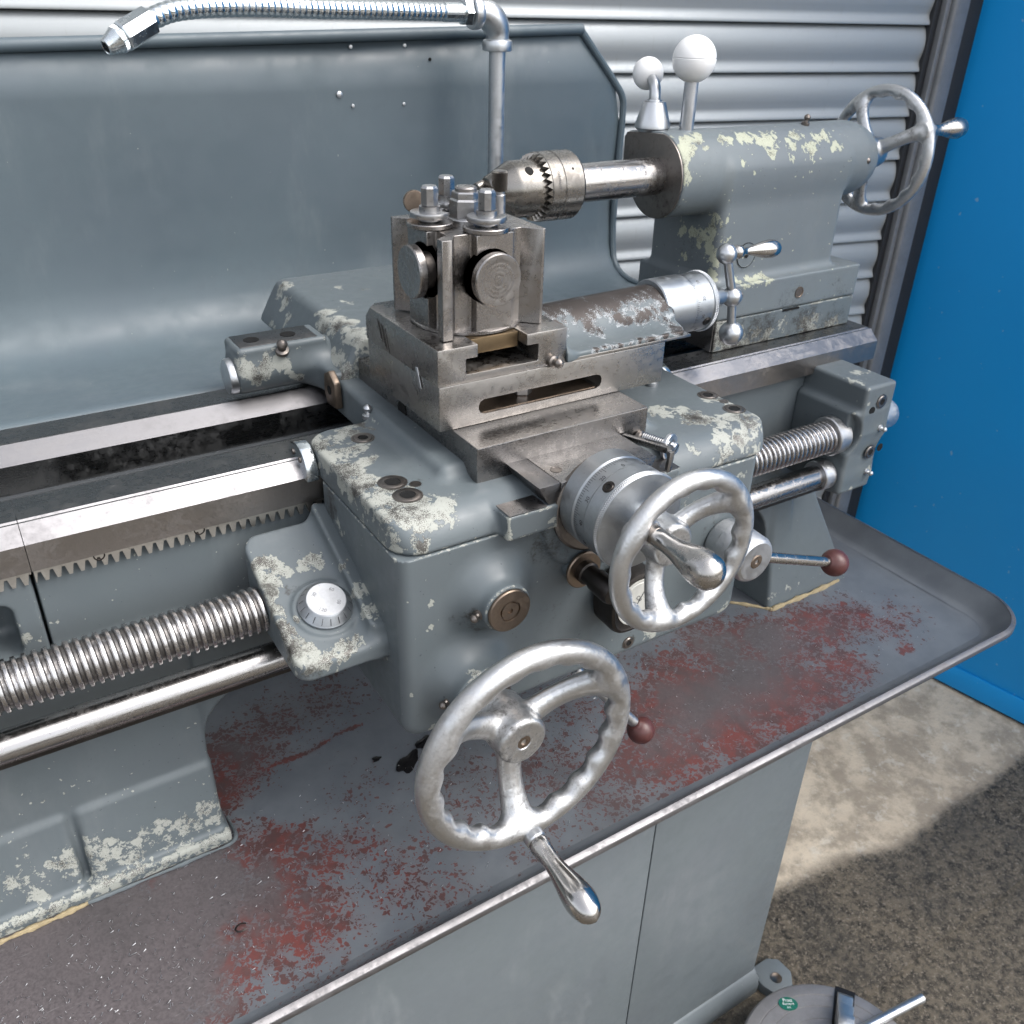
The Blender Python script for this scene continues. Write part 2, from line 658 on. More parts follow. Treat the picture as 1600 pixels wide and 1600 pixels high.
GREY = (0.108, 0.127, 0.138)
paint('grey_paint', GREY)
paint('grey_paint_worn', GREY, specks=1.3, grain=0.20, edge=0.34)
paint('grey_paint_bed', GREY, specks=2.2, grain=0.05, edge=0.35, chip_scale=150)
paint('grey_paint_rubbed', GREY, specks=0.8, grain=0.0, edge=0.1, primer=(0.38, 0.405, 0.42), under=(0.055, 0.046, 0.042), midamp=1.0, wamp=1.5)
paint('grey_paint_tailstock', (0.138, 0.158, 0.170), primer=(0.45, 0.465, 0.36), specks=2.2, edge=0.25, chip_scale=120)
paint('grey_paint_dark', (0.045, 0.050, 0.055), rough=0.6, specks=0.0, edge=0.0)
paint('grey_paint_smooth', (0.090, 0.117, 0.136), rough=0.40, specks=0.2, edge=0.0, pit=0.0, cast=0.02)
paint('grey_paint_panel', (0.132, 0.150, 0.162), rough=0.42, specks=0.0, edge=0.0, cast=0.03, pit=0.6, film=0.26)

steel('ground_steel', (0.33, 0.315, 0.30), 0.33, stretch=(0.25, 1, 6), grime=0.24)
steel('dark_steel', (0.20, 0.195, 0.195), 0.36, stretch=(1, 0.3, 4), grime=0.24, tone=0.15)
steel('slide_steel', (0.25, 0.243, 0.24), 0.32, stretch=(0.3, 1, 5), grime=0.24, tone=0.2)
steel('way_steel', (0.235, 0.23, 0.237), 0.42, stretch=(0.05, 4, 4), line=500, grime=0.10, tone=0.3)
steel('way_flat', (0.21, 0.212, 0.212), 0.34, stretch=(0.05, 4, 4), line=500, grime=0.3, tone=0.15)
steel('way_front', (0.28, 0.262, 0.25), 0.40, stretch=(1.2, 1, 0.9), line=700, grime=0.5, tone=0.3)
steel('post_steel', (0.30, 0.285, 0.275), 0.32, stretch=(5, 5, 0.35), grime=0.24, tone=0.22)
steel('screw_steel', (0.44, 0.43, 0.43), 0.27, stretch=(1, 3, 3), grime=0.45, tone=0.2)
steel('rod_steel', (0.36, 0.35, 0.345), 0.26, stretch=(0.1, 4, 4), line=400, grime=0.22, tone=0.2)
steel('chuck_steel', (0.23, 0.217, 0.20), 0.30, stretch=(5, 1, 1), grime=0.55, tone=0.2)
steel('brown_steel', (0.24, 0.19, 0.15), 0.42, grime=0.5, tone=0.2, rust=0.4)
steel('black_steel', (0.055, 0.05, 0.047), 0.45, grime=0.3, tone=0.3)
steel('stud_steel', (0.40, 0.40, 0.405), 0.36, grime=0.35, tone=0.2)
steel('bolt_steel', (0.20, 0.18, 0.165), 0.42, grime=0.5, tone=0.3)
steel('polished_steel', (0.44, 0.425, 0.41), 0.25, stretch=(1, 1, 1), grime=0.25, tone=0.12, bump=0.02)
steel('rack_steel', (0.50, 0.48, 0.44), 0.46, stretch=(0.6, 1, 1), grime=0.35)
steel('brass_block', (0.17, 0.125, 0.075), 0.5, grime=0.5, rust=0.5)
steel('zinc', (0.62, 0.66, 0.68), 0.20, grime=0.2, tone=0.2, bump=0.03)
steel('galvanised', (0.56, 0.575, 0.59), 0.42, grime=0.25, tone=0.3, bump=0.1)
steel('cast_aluminium', (0.54, 0.545, 0.55), 0.43, grime=0.45, tone=0.35, bump=0.36, line=480)
steel('dial_aluminium', (0.37, 0.39, 0.41), 0.42, stretch=(3, 0.4, 3), grime=0.18, tone=0.2, bump=0.06)
steel('satin_chrome', (0.52, 0.53, 0.545), 0.40, grime=0.15, tone=0.2, bump=0.05)
simple('white_plastic', (0.86, 0.855, 0.85), 0.34, var=0.08, scale=90)
simple('maroon_plastic', (0.085, 0.028, 0.026), 0.38, var=0.5, scale=120)
simple('black_hole', (0.012, 0.012, 0.012), 0.7, spec=0.2)
simple('oil_black', (0.012, 0.012, 0.013), 0.12, spec=0.6)
simple('letter_dark', (0.05, 0.05, 0.055), 0.6)
simple('letter_faint', (0.22, 0.22, 0.23), 0.6)
simple('letter_light', (0.7, 0.7, 0.7), 0.5)
simple('label_plate', (0.62, 0.62, 0.58), 0.35, metal=0.2, var=0.3, scale=150)
simple('green_sticker', (0.015, 0.12, 0.085), 0.25, var=0.3)
simple('sealant', (0.36, 0.29, 0.17), 0.6, var=0.5, scale=120, bump=0.002)
simple('rail_grey', (0.24, 0.25, 0.265), 0.42, metal=0.35, var=0.4, scale=30)
simple('jamb_black', (0.02, 0.022, 0.026), 0.5, var=0.3)
simple('chuck_face', (0.30, 0.29, 0.29), 0.45, metal=0.7, var=0.35, scale=40)


def surface_materials():
    # sheet-metal shutter
    t = NT('shutter_metal')
    a = t.noise(9, 4, 0.6, stretch=(0.3, 0.3, 2))
    f = t.noise(260, 3, 0.6)
    s = t.noise(14, 5, 0.7, stretch=(3, 3, 0.15))
    c = t.mix(t.ramp(a, 0.3, 0.7, 0, 0.3), (0.42, 0.44, 0.445), (0.34, 0.358, 0.362))
    c = t.mix(t.ramp(s, 0.60, 0.75, 0, 0.35), c, (0.30, 0.29, 0.27))
    t.set(Base_Color=c, Metallic=0.45, Roughness=t.ramp(f, 0.3, 0.7, 0.42, 0.52), Normal=t.bump(a, 0.001, 0.15))
    # blue wall panel
    t = NT('blue_paint')
    a = t.noise(2.2, 4, 0.6)
    sp = t.ramp(t.noise(75, 2, 0.5), 0.735, 0.76)
    sm = t.ramp(t.noise(16, 5, 0.7), 0.66, 0.78)
    c = t.mix(t.ramp(a, 0.3, 0.7, 0, 0.5), (0.002, 0.33, 0.80), (0.002, 0.30, 0.74))
    c = t.mix(t.math('MULTIPLY', sp, 0.8), c, (0.25, 0.48, 0.75))
    c = t.mix(t.math('MULTIPLY', sm, 0.2), c, (0.10, 0.32, 0.60))
    t.set(Base_Color=c, Roughness=t.ramp(a, 0.3, 0.7, 0.42, 0.55), Normal=t.bump(a, 0.004, 0.3))
    # yard: pale concrete apron giving way to damp tarmac ('dry' = millimetres / 100 inside the concrete)
    t = NT('yard')
    dry = t.attr('dry')
    a = t.noise(3.2, 6, 0.65)
    b = t.noise(17, 6, 0.7)
    f = t.noise(140, 4, 0.7)
    c1 = t.mix(t.ramp(a, 0.32, 0.66), (0.70, 0.595, 0.455), (0.56, 0.465, 0.35))
    c1 = t.mix(t.ramp(b, 0.40, 0.62, 0, 0.85), c1, (0.33, 0.275, 0.21))
    c1 = t.mix(t.ramp(t.noise(30, 5, 0.7, off=(3, 3, 0)), 0.54, 0.66, 0, 0.6), c1, (0.70, 0.64, 0.54))
    c1 = t.mix(t.ramp(f, 0.55, 0.75, 0, 0.4), c1, (0.24, 0.22, 0.19))
    v = t.voro(170)
    g = t.noise(75, 7, 0.8)
    g2 = t.noise(190, 4, 0.75, off=(3, 3, 1))
    a2 = t.noise(4, 5, 0.6, off=(1, 2, 0))
    c2 = t.mix(t.ramp(g, 0.36, 0.62), (0.020, 0.018, 0.014), (0.185, 0.152, 0.110))
    c2 = t.mix(t.ramp(g2, 0.54, 0.64, 0, 0.9), c2, (0.30, 0.255, 0.195))
    c2 = t.mix(t.ramp(v, 0.0, 0.35, 0.45, 0.0), c2, (0.14, 0.118, 0.085))
    c2 = t.mix(t.ramp(a2, 0.42, 0.64, 0, 0.45), c2, (0.050, 0.045, 0.036))
    m = t.ramp(t.math('ADD', dry, t.math('ADD', t.math('MULTIPLY', t.math('SUBTRACT', b, 0.5), 0.34), t.math('MULTIPLY', t.math('SUBTRACT', g, 0.5), 0.22))), 0.36, 0.70)
    t.set(Base_Color=t.mix(m, c2, c1), Roughness=t.lerp(m, t.lerp(t.ramp(a2, 0.36, 0.60), 0.7, 0.36), 0.85))
    h = t.math('ADD', t.math('MULTIPLY', g, 0.9), t.math('MULTIPLY', g2, 0.35))
    h1 = t.math('ADD', t.math('MULTIPLY', b, 0.5), t.math('MULTIPLY', f, 0.2))
    t.set(Normal=t.bump(t.lerp(m, h, h1), 0.008, 0.9))
    # tray: grey paint over red primer over rust-brown steel
    t = NT('tray_paint')
    w = t.attr('wear')
    rd = t.attr('red')
    mid = t.noise(22, 4, 0.6)
    fine = t.noise(420, 3, 0.7)
    chip = t.noise(60, 5, 0.65)
    scr = t.noise(300, 2, 0.6, stretch=(0.25, 1.6, 1))
    wob = t.n('ShaderNodeTexNoise')
    t.put(wob.inputs['Vector'], t.co)
    wob.inputs['Scale'].default_value = 150
    wob.inputs['Detail'].default_value = 3
    dv = t.n('ShaderNodeVectorMath', operation='MULTIPLY_ADD')
    t.put(dv.inputs[0], wob.outputs['Color'])
    dv.inputs[1].default_value = (0.011, 0.011, 0)
    t.put(dv.inputs[2], t.co)

    def specks(scale, gain, lo):
        x = t.n('ShaderNodeTexVoronoi')
        t.put(x.inputs['Vector'], dv.outputs[0])
        x.inputs['Scale'].default_value = scale
        sp = t.n('ShaderNodeSeparateColor')
        t.put(sp.inputs[0], x.outputs['Color'])
        hit = t.math('SUBTRACT', t.math('MULTIPLY', t.math('ADD', w, t.math('MULTIPLY', t.math('SUBTRACT', chip, 0.5), 1.1)), gain), sp.outputs[0])
        rad = t.math('MULTIPLY_ADD', hit, 1.5, lo)
        return t.ramp(t.math('SUBTRACT', rad, x.outputs['Distance']), -0.02, 0.10)
    m = t.math('MAXIMUM', t.math('MAXIMUM', specks(150, 0.72, 0.08), specks(260, 0.95, 0.07)), specks(520, 0.95, 0.06))
    m = t.math('MULTIPLY', m, t.ramp(w, 0.02, 0.1))
    base = t.mix(t.ramp(mid, 0.3, 0.7), (0.105, 0.118, 0.135), (0.135, 0.150, 0.166))
    red = t.mix(t.ramp(chip, 0.40, 0.62), (0.135, 0.030, 0.024), (0.065, 0.028, 0.026))
    red = t.mix(t.math('MULTIPLY', t.math('SUBTRACT', 1.0, rd, clamp=True), 0.62), red, (0.080, 0.052, 0.052))
    brown = t.mix(t.ramp(fine, 0.3, 0.7), (0.092, 0.080, 0.083), (0.135, 0.118, 0.122))
    worn = t.ramp(t.math('ADD', t.math('ADD', w, t.math('MULTIPLY', t.math('SUBTRACT', mid, 0.5), 0.5)), t.math('MULTIPLY', t.math('SUBTRACT', chip, 0.5), 0.9)), 0.72, 0.98)
    worn = t.math('MULTIPLY', worn, t.math('SUBTRACT', 1.0, t.math('MULTIPLY', rd, 0.9), clamp=True))
    under = t.mix(worn, red, brown)
    glint = t.math('MULTIPLY', t.ramp(scr, 0.68, 0.73), 0.35)
    under = t.mix(t.math('MULTIPLY', glint, worn), under, (0.26, 0.25, 0.25))
    stain = t.ramp(t.math('ADD', w, t.math('ADD', t.math('MULTIPLY', t.math('SUBTRACT', mid, 0.5), 0.9), t.math('MULTIPLY', t.math('SUBTRACT', chip, 0.5), 0.7))), 0.22, 0.95, 0, 0.5)
    smear = t.mix(rd, (0.088, 0.066, 0.067), (0.105, 0.040, 0.036))
    base = t.mix(stain, base, smear)
    col = t.mix(t.math('MULTIPLY', m, 0.92), base, under)
    soil = t.ramp(t.noise(5, 4, 0.6, off=(7, 7, 0)), 0.45, 0.7, 0, 0.35)
    col = t.mix(soil, col, (0.05, 0.05, 0.052))
    t.set(Base_Color=col, Roughness=t.lerp(m, 0.40, t.ramp(fine, 0.3, 0.7, 0.42, 0.62)), Metallic=t.math('MULTIPLY', t.math('MULTIPLY', worn, m), 0.3))
    t.set(Normal=t.bump(t.math('SUBTRACT', t.math('MULTIPLY', fine, 0.15), t.math('MULTIPLY', m, 0.4)), 0.0005, 0.6))
    # bare edge of the tray lip
    steel('lip_steel', (0.20, 0.195, 0.20), 0.52, stretch=(1, 1, 1), grime=0.3, tone=0.35, bump=0.2)


surface_materials()

# ------------------------------------------------------------------ the setting
FLOOR = -905.0


def build_ground():
    g = part('ground', (np.array([(-6000, -6000, FLOOR), (6000, -6000, FLOOR), (6000, 6000, FLOOR), (-6000, 6000, FLOOR)], float), [(0, 1, 2, 3)]), 'yard', None, smooth=False)
    tag(g, None, None, None, 'structure')
    # concrete apron in front of the shutter; its worn edge blends into the tarmac
    pts = [(-3000, 140), (-900, 120), (0, 112), (420, 100), (665, 93), (737, 85), (822, 78), (913, 46), (986, 50), (1052, 59), (1177, 54), (1219, 56), (1316, 65), (1700, 40)]
    xs = np.concatenate([np.arange(-3000, 400, 100), np.arange(400, 1700, 12)])
    ys = np.concatenate([np.arange(-100, 300, 10), np.array([320, 400, 800, 2500])])
    X, Y = np.meshgrid(xs, ys, indexing='ij')
    edge = np.interp(X, [q[0] for q in pts], [q[1] for q in pts])
    V = np.stack([X, Y, np.full_like(X, FLOOR + 4)], -1).reshape(-1, 3)
    I = np.arange(X.size).reshape(X.shape)
    F = np.stack([I[:-1, :-1], I[1:, :-1], I[1:, 1:], I[:-1, 1:]], -1).reshape(-1, 4)
    c = part('pavement', (V, F), 'yard', None, sharp=60)
    at = c.data.attributes.new('dry', 'FLOAT', 'POINT')
    at.data.foreach_set('value', np.clip(0.5 + (Y - edge) / 100.0, 0, 1).reshape(-1).astype(np.float32))
    tag(c, None, None, None, 'structure')


S0 = np.array((1292.0, 558.0, 0.0))
SD = np.array((0.983, -0.184, 0.0))
SN = np.array((-0.184, -0.983, 0.0))


def sbox(s0, s1, n0, n1, z0, z1, b=1.0, seg=2):
    V, F = box(s0, s1, n0, n1, z0, z1, b, seg)
    V = S0 + V[:, :1] * SD + V[:, 1:2] * SN + V[:, 2:3] * np.array((0, 0, 1.0))
    return V, [f[::-1] for f in F]


def build_shutter():
    t = thing('roller_shutter', 'galvanised roller shutter of curved horizontal slats behind the lathe', 'shutter', (*S0[:2], FLOOR))
    pitch = 67.3
    prof = [(67.3, -1.5), (66.5, 2.5), (63, 5.5), (57, 8.5), (49, 11), (41, 12), (33, 11.6), (25, 9.8), (18.5, 7.6), (14.5, 7.2), (10.5, 8.6), (6.5, 11.0), (3.2, 12.4), (1.2, 12.0), (0.6, 9.0), (0.6, -1.5)]
    s = np.linspace(-2300, -64, 2)
    V, F = [], []
    for a in s:
        for z, o in prof:
            V.append(S0 + a * SD + o * SN + np.array((0, 0, z)))
    n = len(prof)
    for i in range(n - 1):
        F.append((i, i + 1, n + i + 1, n + i))
    z0 = 307 - 18 * pitch
    V0 = np.array(V) + np.array((0, 0, z0))
    first = part('slat', (V0, F), 'shutter_metal', t, sharp=50)
    for k in range(1, 50):
        c = first.copy()
        COL.objects.link(c)
        c.parent = t
        c.location = (0, 0, k * pitch * MM)
    zt = 307 + 32 * pitch
    part('guide_rail', join(sbox(-62, -52, -4, 26, FLOOR, zt, 1.5), sbox(-52, -22, -4, 34, FLOOR, zt, 5, 3), sbox(-22, -12, -4, 24, FLOOR, zt, 1.5)), 'rail_grey', t)
    part('dark_gap_strip', sbox(-74, -62.5, -6, 16, FLOOR, zt, 1), 'jamb_black', t)  # black strip standing in for the dark gap between slats and guide
    part('jamb', sbox(-11.5, 30, -60, 20, FLOOR, zt, 1), 'jamb_black', t)
    part('back_plate', sbox(-2300, -76, -20, -6, FLOOR, zt, 0), 'jamb_black', t, smooth=False)


def build_blue():
    d = np.array((0.182, -0.983, 0.0))
    n = np.array((0.983, 0.182, 0.0))                     # away from the lathe
    o = np.array((1302.0, 556.0, 0.0))
    t = thing('blue_wall', 'bright blue painted steel wall panel standing at right angles to the shutter', 'wall', (o[0], o[1], FLOOR))

    def b(a0, a1, w0, w1, z0, z1, bv):
        V, F = box(a0, a1, w0, w1, z0, z1, bv)
        return o + V[:, :1] * d + V[:, 1:2] * n + V[:, 2:3] * np.array((0, 0, 1.0)), F
    part('panel', b(0, 1500, 0, 60, FLOOR + 9, 1700, 2), 'blue_paint', t)
    part('kick_plate', b(2, 1498, -3, -0.5, FLOOR + 12, FLOOR + 62, 0.8), 'blue_paint', t)
    part('bottom_seal', b(1, 1499, 4, 56, FLOOR - 1, FLOOR + 8.5, 0.5), 'jamb_black', t)


def build_guard():
    t = thing('splash_guard', 'grey painted sheet steel splash guard with clipped corner behind the lathe bed', 'splash guard', (80, 430, -10))
    prof = [(540, 300), (540, 240), (540, 180), (540, 130), (540, 90), (539, 62), (535, 40), (527, 22), (514, 9), (498, 1), (478, -3), (440, -2), (400, 1), (360, 5), (338, 7.5)]
    nx = 90
    V, F = [], []
    for k, (y, z) in enumerate(prof):
        for i in range(nx):
            u = i / (nx - 1)
            xr = 591 - max(0, z - 224) * (591 - 514) / 77.0
            if z < 60:
                xr = 591 - (60 - max(z, 0)) * 0.10
            x = -520 + u * (xr + 520)
            zz = z if k else 288.8 + 0.0236 * x
            wob = 1.4 * math.sin(x * 0.011 + z * 0.02) + 0.8 * math.sin(x * 0.027 - z * 0.013)
            V.append((x, y + (wob if z > 80 else 0), zz))
    for k in range(len(prof) - 1):
        for i in range(nx - 1):
            a = k * nx + i
            F.append((a, a + nx, a + nx + 1, a + 1))
    # insert rows on the clipped corner so that it stays straight
    o = part('sheet', (np.array(V), F), 'grey_paint_smooth', t, sharp=60)
    m = o.modifiers.new('thickness', 'SOLIDIFY')
    m.thickness = 0.002
    m.offset = 1.0
    top = [(-520 + 1037 * i / 30.0, 535, 288.8 + 0.0236 * (-520 + 1037 * i / 30.0)) for i in range(31)]
    part('rolled_edge', tube(top, 6.2, 14), 'grey_paint_smooth', t)
    side = spline([(516, 536, 300), (545, 536, 271), (575, 536, 240), (588, 536, 224), (591, 536, 205), (590, 536, 150), (589, 536, 90), (588, 533, 50), (584, 518, 14), (582, 480, 0), (580, 400, 3)], 70)
    part('folded_edge', tube(side, [4.5] * 70, 10), 'grey_paint_smooth', t)
    for (x, z, r) in ((6, 234, 4.2), (200, 237, 3.4), (215, 225, 2.0), (277, 225, 2.0), (216, 283, 2.2), (280, 284, 2.2), (311, 270, 1.8)):
        part('rivet', lathe([(r, 0), (r, 3.4), (r * 0.8, 3.8), (0, 4.0)], (x, 541.0, z), (0, -1, 0), 16), 'galvanised' if r > 1.9 else 'black_hole', t)


def build_tray():
    ZT = -326.0
    t = thing('chip_tray', 'grey steel chip tray with red primer and rust showing through worn paint', 'tray', (60, 130, -330))
    x0, x1, y0, y1, rc = -760.0, 772.0, -40.0, 345.0, 34.0
    h = 5.0
    xs, ys = np.arange(x0, x1 + h, h), np.arange(y0, y1 + h, h)
    X, Y = np.meshgrid(xs, ys, indexing='ij')
    X, Y = np.minimum(X, x1), np.minimum(Y, y1)
    cx, cy = x1 - rc, y0 + rc
    q = (X > cx) & (Y < cy)
    dx, dy = X - cx, Y - cy
    # keep the corner cell grid inside the corner arc
    mx = np.maximum(np.abs(dx), np.abs(dy)) + 1e-9
    ln = np.hypot(dx, dy) + 1e-9
    X = np.where(q, cx + dx * mx / ln, X)
    Y = np.where(q, cy + dy * mx / ln, Y)
    V = np.stack([X, Y, np.full_like(X, ZT)], -1).reshape(-1, 3)
    V[:, 2] += 0.8 * np.sin(V[:, 0] * 0.013) * np.sin(V[:, 1] * 0.02)
    nx, ny = X.shape
    I = np.arange(nx * ny).reshape(nx, ny)
    F = np.stack([I[:-1, :-1], I[1:, :-1], I[1:, 1:], I[:-1, 1:]], -1).reshape(-1, 4)
    W = [(-85, 105, ZT, 24), (-71, 96, ZT, 20), (-165, 78, ZT, 85, 1.25), (-235, 45, ZT, 120, 1.6), (-310, 60, ZT, 160, 1.8), (-119, 55, ZT, 66, 1.05), (-105, 18, ZT, 70, .85), (-61, 62, ZT, 50, .72), (-27, 60, ZT, 44, .6),
         (-110, 185, ZT, 38, .9), (-85, 222, ZT, 60, .85), (-40, 245, ZT, 55, .65), (20, 260, ZT, 70, .5), (383, 96, ZT, 60, .8), (460, 104, ZT, 70, .95), (516, 82, ZT, 66, 1.1), (589, 74, ZT, 60, .9), (640, 66, ZT, 50, .75), (665, 30, ZT, 40, .6),
         (372, 41, ZT, 85, 1.3), (312, 70, ZT, 62, .9), (448, 25, ZT, 80, 1.2), (495, 5, ZT, 55), (555, 5, ZT, 46, .85), (367, -8, ZT, 66), (291, 10, ZT, 75), (241, 18, ZT, 55, .8), (500, -30, ZT, 28, .9), (434, -30, ZT, 30), (653, -9, ZT, 10), (640, -12, ZT, 9),
         (51, 35, ZT, 55, .45), (-12, 10, ZT, 60, .5), (100, 60, ZT, 90, .42), (180, 40, ZT, 80, .55), (0, 110, ZT, 60, .35), (200, -10, ZT, 60, .6), (120, -15, ZT, 50, .5), (20, -20, ZT, 50, .5), (250, 110, ZT, 60, .5), (330, 150, ZT, 60, .4), (700, 40, ZT, 50, .42), (620, 130, ZT, 50, .4)]
    w = wear_at(V, W)
    # scratch running out from under the bed foot
    tt = np.clip((V[:, 0] + 125) / 165.0, 0, 1)
    ly = 180 + 20 * tt + 2 * np.sin(V[:, 0] * 0.09)
    band = np.clip(1.2 - np.abs(V[:, 1] - ly) / (7 - 4.5 * tt), 0, 1) * ((V[:, 0] > -128) & (V[:, 0] < 42))
    w = np.maximum(w, band * 0.95)
    red = wear_at(V, [(-85, 105, ZT, 34), (-110, 190, ZT, 45, .8), (491, -12, ZT, 60), (430, -25, ZT, 60), (367, -22, ZT, 50), (290, -20, ZT, 50, .9), (300, 75, ZT, 60, .8), (560, 5, ZT, 70), (640, 40, ZT, 90), (383, 100, ZT, 50, .8), (600, 85, ZT, 60, .8), (-30, 10, ZT, 80, .9), (-105, -8, ZT, 60, .9), (-60, 40, ZT, 50, .6), (653, -9, ZT, 30)])
    red = np.maximum(red, band)
    me_o = part('floor', (V, F), 'tray_paint', t, sharp=60)
    for k, a in (('wear', w), ('red', red)):
        at = me_o.data.attributes.new(k, 'FLOAT', 'POINT')
        at.data.foreach_set('value', a.astype(np.float32))
    # flared wall round the floor
    def loop(off, z):
        r = rc + off
        P = [(x0, y0 - off)]
        P += [(x, y0 - off) for x in np.linspace(x0 + 20, x1 - rc, 60)]
        P += [(cx + r * math.sin(a), cy - r * math.cos(a)) for a in np.linspace(0, math.pi / 2, 14)[1:]]
        P += [(x1 + off, y) for y in np.linspace(cy, y1, 16)[1:]]
        return [(p[0], p[1], z) for p in P]
    def strip(secs):
        L = [loop(o, z) for o, z in secs]
        m = len(L[0])
        V = np.array([p for l in L for p in l])
        F = [(k * m + i, k * m + i + 1, (k + 1) * m + i + 1, (k + 1) * m + i) for k in range(len(L) - 1) for i in range(m - 1)]
        return V, F
    o = part('side_wall', strip([(-1, ZT + 0.3), (5, ZT + 1.5), (10, ZT + 5.5), (15, ZT + 12), (22, ZT + 21), (26.2, ZT + 27)]), 'tray_paint', t, sharp=70)
    at = o.data.attributes.new('wear', 'FLOAT', 'POINT')
    vv = np.array([v.co[:] for v in o.data.vertices]) / MM + ORG[t.name]
    at.data.foreach_set('value', np.clip(0.45 * np.exp(-((vv[:, 0] + 60) / 130.0) ** 2) + 0.3 * np.exp(-((vv[:, 0] - 470) / 120.0) ** 2) * (vv[:, 1] < 0), 0, 1).astype(np.float32))
    part('lip', strip([(26.2, ZT + 27), (26.6, ZT + 28.0), (31.6, ZT + 26.6), (32.2, ZT + 25.8), (32.2, ZT + 20), (28.5, ZT + 19.5)]), 'lip_steel', t, sharp=50)
    part('underside', strip([(28.5, ZT + 19.5), (22, ZT + 12), (14, ZT), (0, ZT - 4), (-60, ZT - 4)]), 'grey_paint_panel', t)
    # turned metal slivers lying in the tray
    V, F = [], []
    for k in range(900):
        if k < 560:
            x, y = rng.normal(-245, 75), rng.normal(40, 45)
        else:
            x, y = rng.uniform(-220, 700), rng.uniform(-20, 150)
        if not (-700 < x < 740 and -34 < y < 320):
            continue
        L, a, wd = rng.uniform(0.5, 1.7) * (1.8 if k % 30 == 0 else 1), rng.uniform(0, math.pi), rng.uniform(0.08, 0.2)
        d = np.array((math.cos(a), math.sin(a), 0))
        e = np.array((-d[1], d[0], 0)) * wd
        c = np.array((x, y, ZT + 1.3))
        n = len(V)
        V += [c - d * L - e, c + d * L - e, c + d * L + e + np.array((0, 0, 0.5)), c - d * L + e, c + np.array((0, 0, -0.6))]
        F += [(n, n + 1, n + 2, n + 3), (n, n + 4, n + 1), (n + 2, n + 4, n + 3)]
    o = part('swarf', (np.array(V), F), 'satin_chrome', None, smooth=False)
    tag(o, 'fine bright metal slivers scattered over the tray floor', 'swarf', None, 'stuff')
    # puddles of black oil and a small curl
    for (x, y, a, b, an) in ((58, 126, 16, 8.5, 0.6), (83, 143, 11, 5, 0.5), (33, 146, 4.5, 3.4, 0)):
        V, F = [], []
        for k in range(28):
            th = 2 * math.pi * k / 28
            r = 1 + 0.16 * math.sin(3 * th + x) + 0.1 * math.sin(5 * th + y)
            px, py = a * r * math.cos(th), b * r * math.sin(th)
            V.append((x + px * math.cos(an) - py * math.sin(an), y + px * math.sin(an) + py * math.cos(an), ZT + 1.2))
        V.append((x, y, ZT + 2.2))
        F = [(k, (k + 1) % 28, 28) for k in range(28)]
        part('oil_stain', (np.array(V), F), 'oil_black', t)
    c = [(-139 + 5 * math.cos(a), 30 + 4 * math.sin(a), ZT + 2.5 + 0.4 * a) for a in np.linspace(0.6, 5.2, 20)]
    o = part('metal_curl', tube(c, 0.7, 6), 'black_steel', None)
    tag(o, 'small dark C shaped curl of metal lying on the tray floor', 'metal curl')


def build_cabinet():
    t = thing('cabinet', 'grey painted steel cabinet base carrying the chip tray', 'cabinet', (20, 200, FLOOR))
    part('carcass', box(-600, 522, 4, 400, -890, -331, 2), 'grey_paint_panel', t)
    part('front_panel', box(-598, 283.2, 0, 3.6, -868, -333, 1.0), 'grey_paint_panel', t)
    part('front_panel', box(284.8, 524, 0, 3.6, -868, -333, 1.0), 'grey_paint_panel', t)
    part('plinth', prism([(-12, -904), (-12, -884), (-8, -872), (-2, -864), (6, -860), (402, -860), (402, -904)], 'x', -600, 527, 2.0), 'grey_paint_panel', t)
    part('side_plinth', prism([(526, -904), (526, -866), (532, -880), (538, -890), (538, -904)], 'y', -6, 398, 1.0), 'grey_paint_panel', t)
    lug = part('foot_lug', prism([(530, -16), (538, -40), (566, -40), (582, -22), (580, 2), (566, 12), (530, 12)], 'z', FLOOR + 1, -884, 2.5), 'grey_paint_panel', t)
    part('bolt_hole', lathe([(8.5, 0), (8.5, 0.5), (7, 0.5), (6.5, 0.2), (0, 0.2)], (555, -18, -884.1), (0, 0, 1), 24), 'brown_steel', lug)


